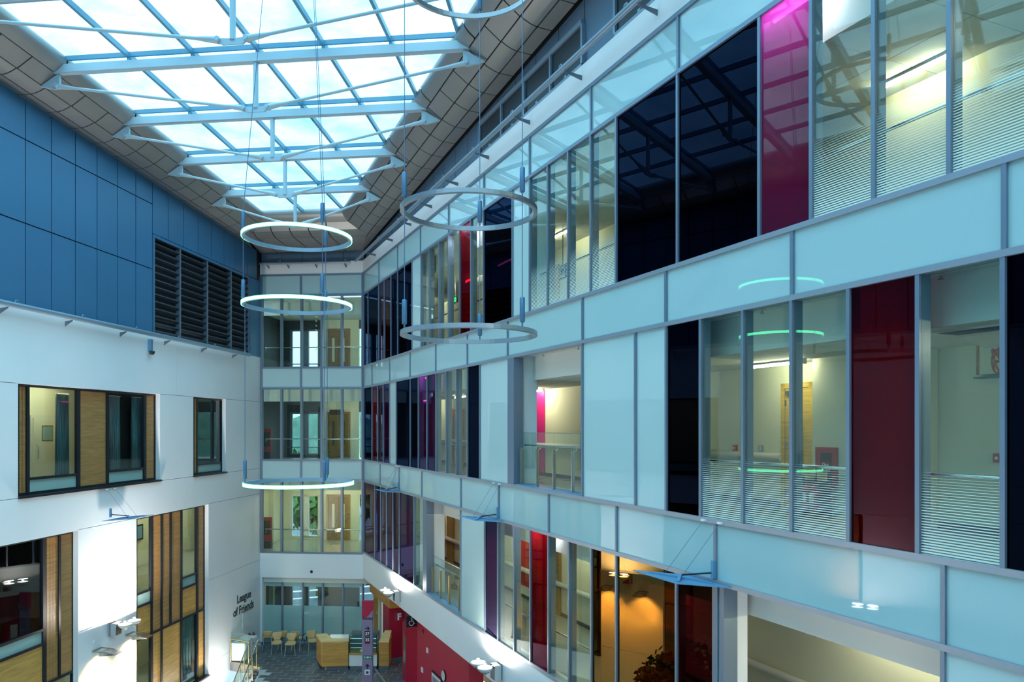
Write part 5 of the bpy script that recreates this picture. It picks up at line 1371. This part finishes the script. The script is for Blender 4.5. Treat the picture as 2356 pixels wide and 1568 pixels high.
cor_door(1046, 1068, 2, 'yellow door on the middle floor beyond the ward 38 sign', 'yellowdoor')
cor_door(1030, 1044, 2, 'pale door on the middle floor beside the ward 38 sign', 'cream')
cor_door(905, 930, 1, 'brown door on the first floor behind the violet panes', 'browndoor')
cor_door(1265, 1288, 3, 'dark door on the top floor behind the ward 39 sign', 'browndoor')
for px, lv, nm in ((1753, 2, 'above the yellow door pane'), (2165, 2, 'above the wall cabinet pane'), (1250, 2, 'at the far side of the middle floor opening'), (1331, 2, 'at the near side of the middle floor opening'), (1950, 3, 'behind the first wide clear pane of the top floor')):
    z_ = HEAD[lv] + 0.01 if lv == 2 else HEAD[lv] + 0.01
    t = FR.here('sprinkler_head', FR.u(px, 0.33), 0.33, z_, label='small sprinkler head ' + nm, cat='sprinkler')
    MB().lathe([(0.035, 0), (0.035, -0.008), (0.012, -0.012), (0.012, -0.05), (0.03, -0.055), (0.03, -0.06), (0, -0.06)], 12).build('body', M['steel'], t)
    box('deflector', M['steel'], t, -0.035, 0.035, -0.01, 0.01, -0.075, -0.066)
ex = FR.here('exit_sign', FR.u(1047, 1.5), 1.5, FR.z(1047, 690, 1.5), label='lit green exit sign hanging in the top floor corridor', cat='sign')
box('case', M['black'], ex, -0.22, 0.22, -0.03, 0.03, -0.1, 0.1); box('face', M['exitglow'], ex, -0.2, 0.2, -0.036, -0.03, -0.08, 0.08)
text('word', 'EXIT', M['white'], ex, (0, -0.038, -0.05), 0.13, align='CENTER'); box('hanger', M['steel'], ex, -0.01, 0.01, -0.01, 0.01, 0.1, max(0.12, CLG[3] - FR.z(1047, 690, 1.5)))

# ------------------------------------------------------------------ planting: the potted tree standing in the hall, trees and hill outdoors
def tree(name, x, y, z, h, r, trunk, n, label, cat, group, leaf, leafm, seed):
    rnd = random.Random(seed)
    t = empty(name, (x, y, z), 0, label=label, cat=cat, group=group)
    MB().tube([(0, 0, 0), (0.05 * r, 0, h * 0.4), (0, 0.04 * r, h * 0.8)], [trunk, trunk * 0.7, trunk * 0.3], 8).build('trunk', M['bark'], t)
    lumps = [(rnd.uniform(-.55, .55) * r, rnd.uniform(-.55, .55) * r, h - r * rnd.uniform(0.5, 1.7), r * rnd.uniform(0.4, 0.65)) for _ in range(14)]
    for lx, ly, lz, _ in lumps[:6]: MB().tube([(0, 0, h * 0.45), (lx * 0.6, ly * 0.6, lz - 0.1)], [trunk * 0.4, trunk * 0.12], 6).build('branch', M['bark'], t)
    mb = MB()
    for i in range(n):
        lx, ly, lz, lr = lumps[i % 14]
        d = Vector((rnd.gauss(0, 1), rnd.gauss(0, 1), rnd.gauss(0, 1))).normalized() * lr * rnd.uniform(0.7, 1.05)
        c = Vector((lx, ly, lz)) + d
        a = Vector((rnd.gauss(0, 1), rnd.gauss(0, 1), rnd.gauss(-0.4, 0.7))).normalized(); b = a.cross(Vector((rnd.gauss(0, 1), rnd.gauss(0, 1), rnd.gauss(0, 1)))).normalized()
        L, w = leaf * rnd.uniform(0.7, 1.2), leaf * 0.28
        mb.add([c, c + a * L * 0.5 + b * w, c + a * L, c + a * L * 0.5 - b * w], [(0, 1, 2, 3)])
    mb.build('foliage', M[leafm], t, kind='stuff')
    return t
pt = tree('potted_tree', -4.31, 16.1, 0.45, 3.35, 1.05, 0.05, 3200, 'dark leafy potted tree on the hall floor, mirrored in the dark red glass', 'tree', None, 0.22, 'leaf', 3)
MB().lathe([(0, -0.42), (0.24, -0.42), (0.34, 0.10), (0.31, 0.10), (0.29, 0.02), (0, 0.02)], 20).build('planter', M['bracket'], pt)
OG = empty('ground_outside', kind='structure')
box('tarmac', M['tarmac'], OG, -60, 40, 37.2, 260, -1.2, -0.8)
k = 0
for x, y, h, r in ((-14.3, 47, 8.6, 2.0), (-11.6, 45, 8.2, 1.9), (-9.3, 48.5, 8.8, 2.0), (-7.3, 45, 8.3, 1.9), (-4.4, 48, 8.7, 2.0), (-18.2, 48, 8.4, 2.0)):
    k += 1
    tree('leafy_tree', x, y, -0.8, h, r, 0.16, 1500, 'green leafy tree outside the lift lobby windows, %s planted' % ORD[k - 1], 'tree', 'trees outside the lobby windows', 0.75, 'leaf2', 20 + k)
mb = MB(); n = 40
ridge = [(-160 + 8 * i, 13 + 3.0 * math.sin(i * 0.55) + 1.6 * math.sin(i * 1.7)) for i in range(n)]
vs = [(x, 210, -2) for x, z in ridge] + [(x, 225, z * 0.8) for x, z in ridge] + [(x, 250, z) for x, z in ridge]
mb.add(vs, [(r_ * n + i, r_ * n + i + 1, (r_ + 1) * n + i + 1, (r_ + 1) * n + i) for r_ in range(2) for i in range(n - 1)], True)
hl = mb.build('hills', M['hill'], None, kind='structure')
rl = empty('road_railing', (-9.5, 42.0, -0.8), 0.05, label='pale double railing beside the road outside the lobby', cat='railing')
for z_ in (0.55, 0.95): MB().tube([(-4, 0, z_), (6, 0.6, z_ + 0.5)], 0.05, 8).build('rail', M['white'], rl)
for x in range(-4, 7, 2): MB().tube([(x, 0.06 * (x + 4), 0), (x, 0.06 * (x + 4), 1.0 + 0.05 * (x + 4))], 0.04, 8).build('post', M['white'], rl)
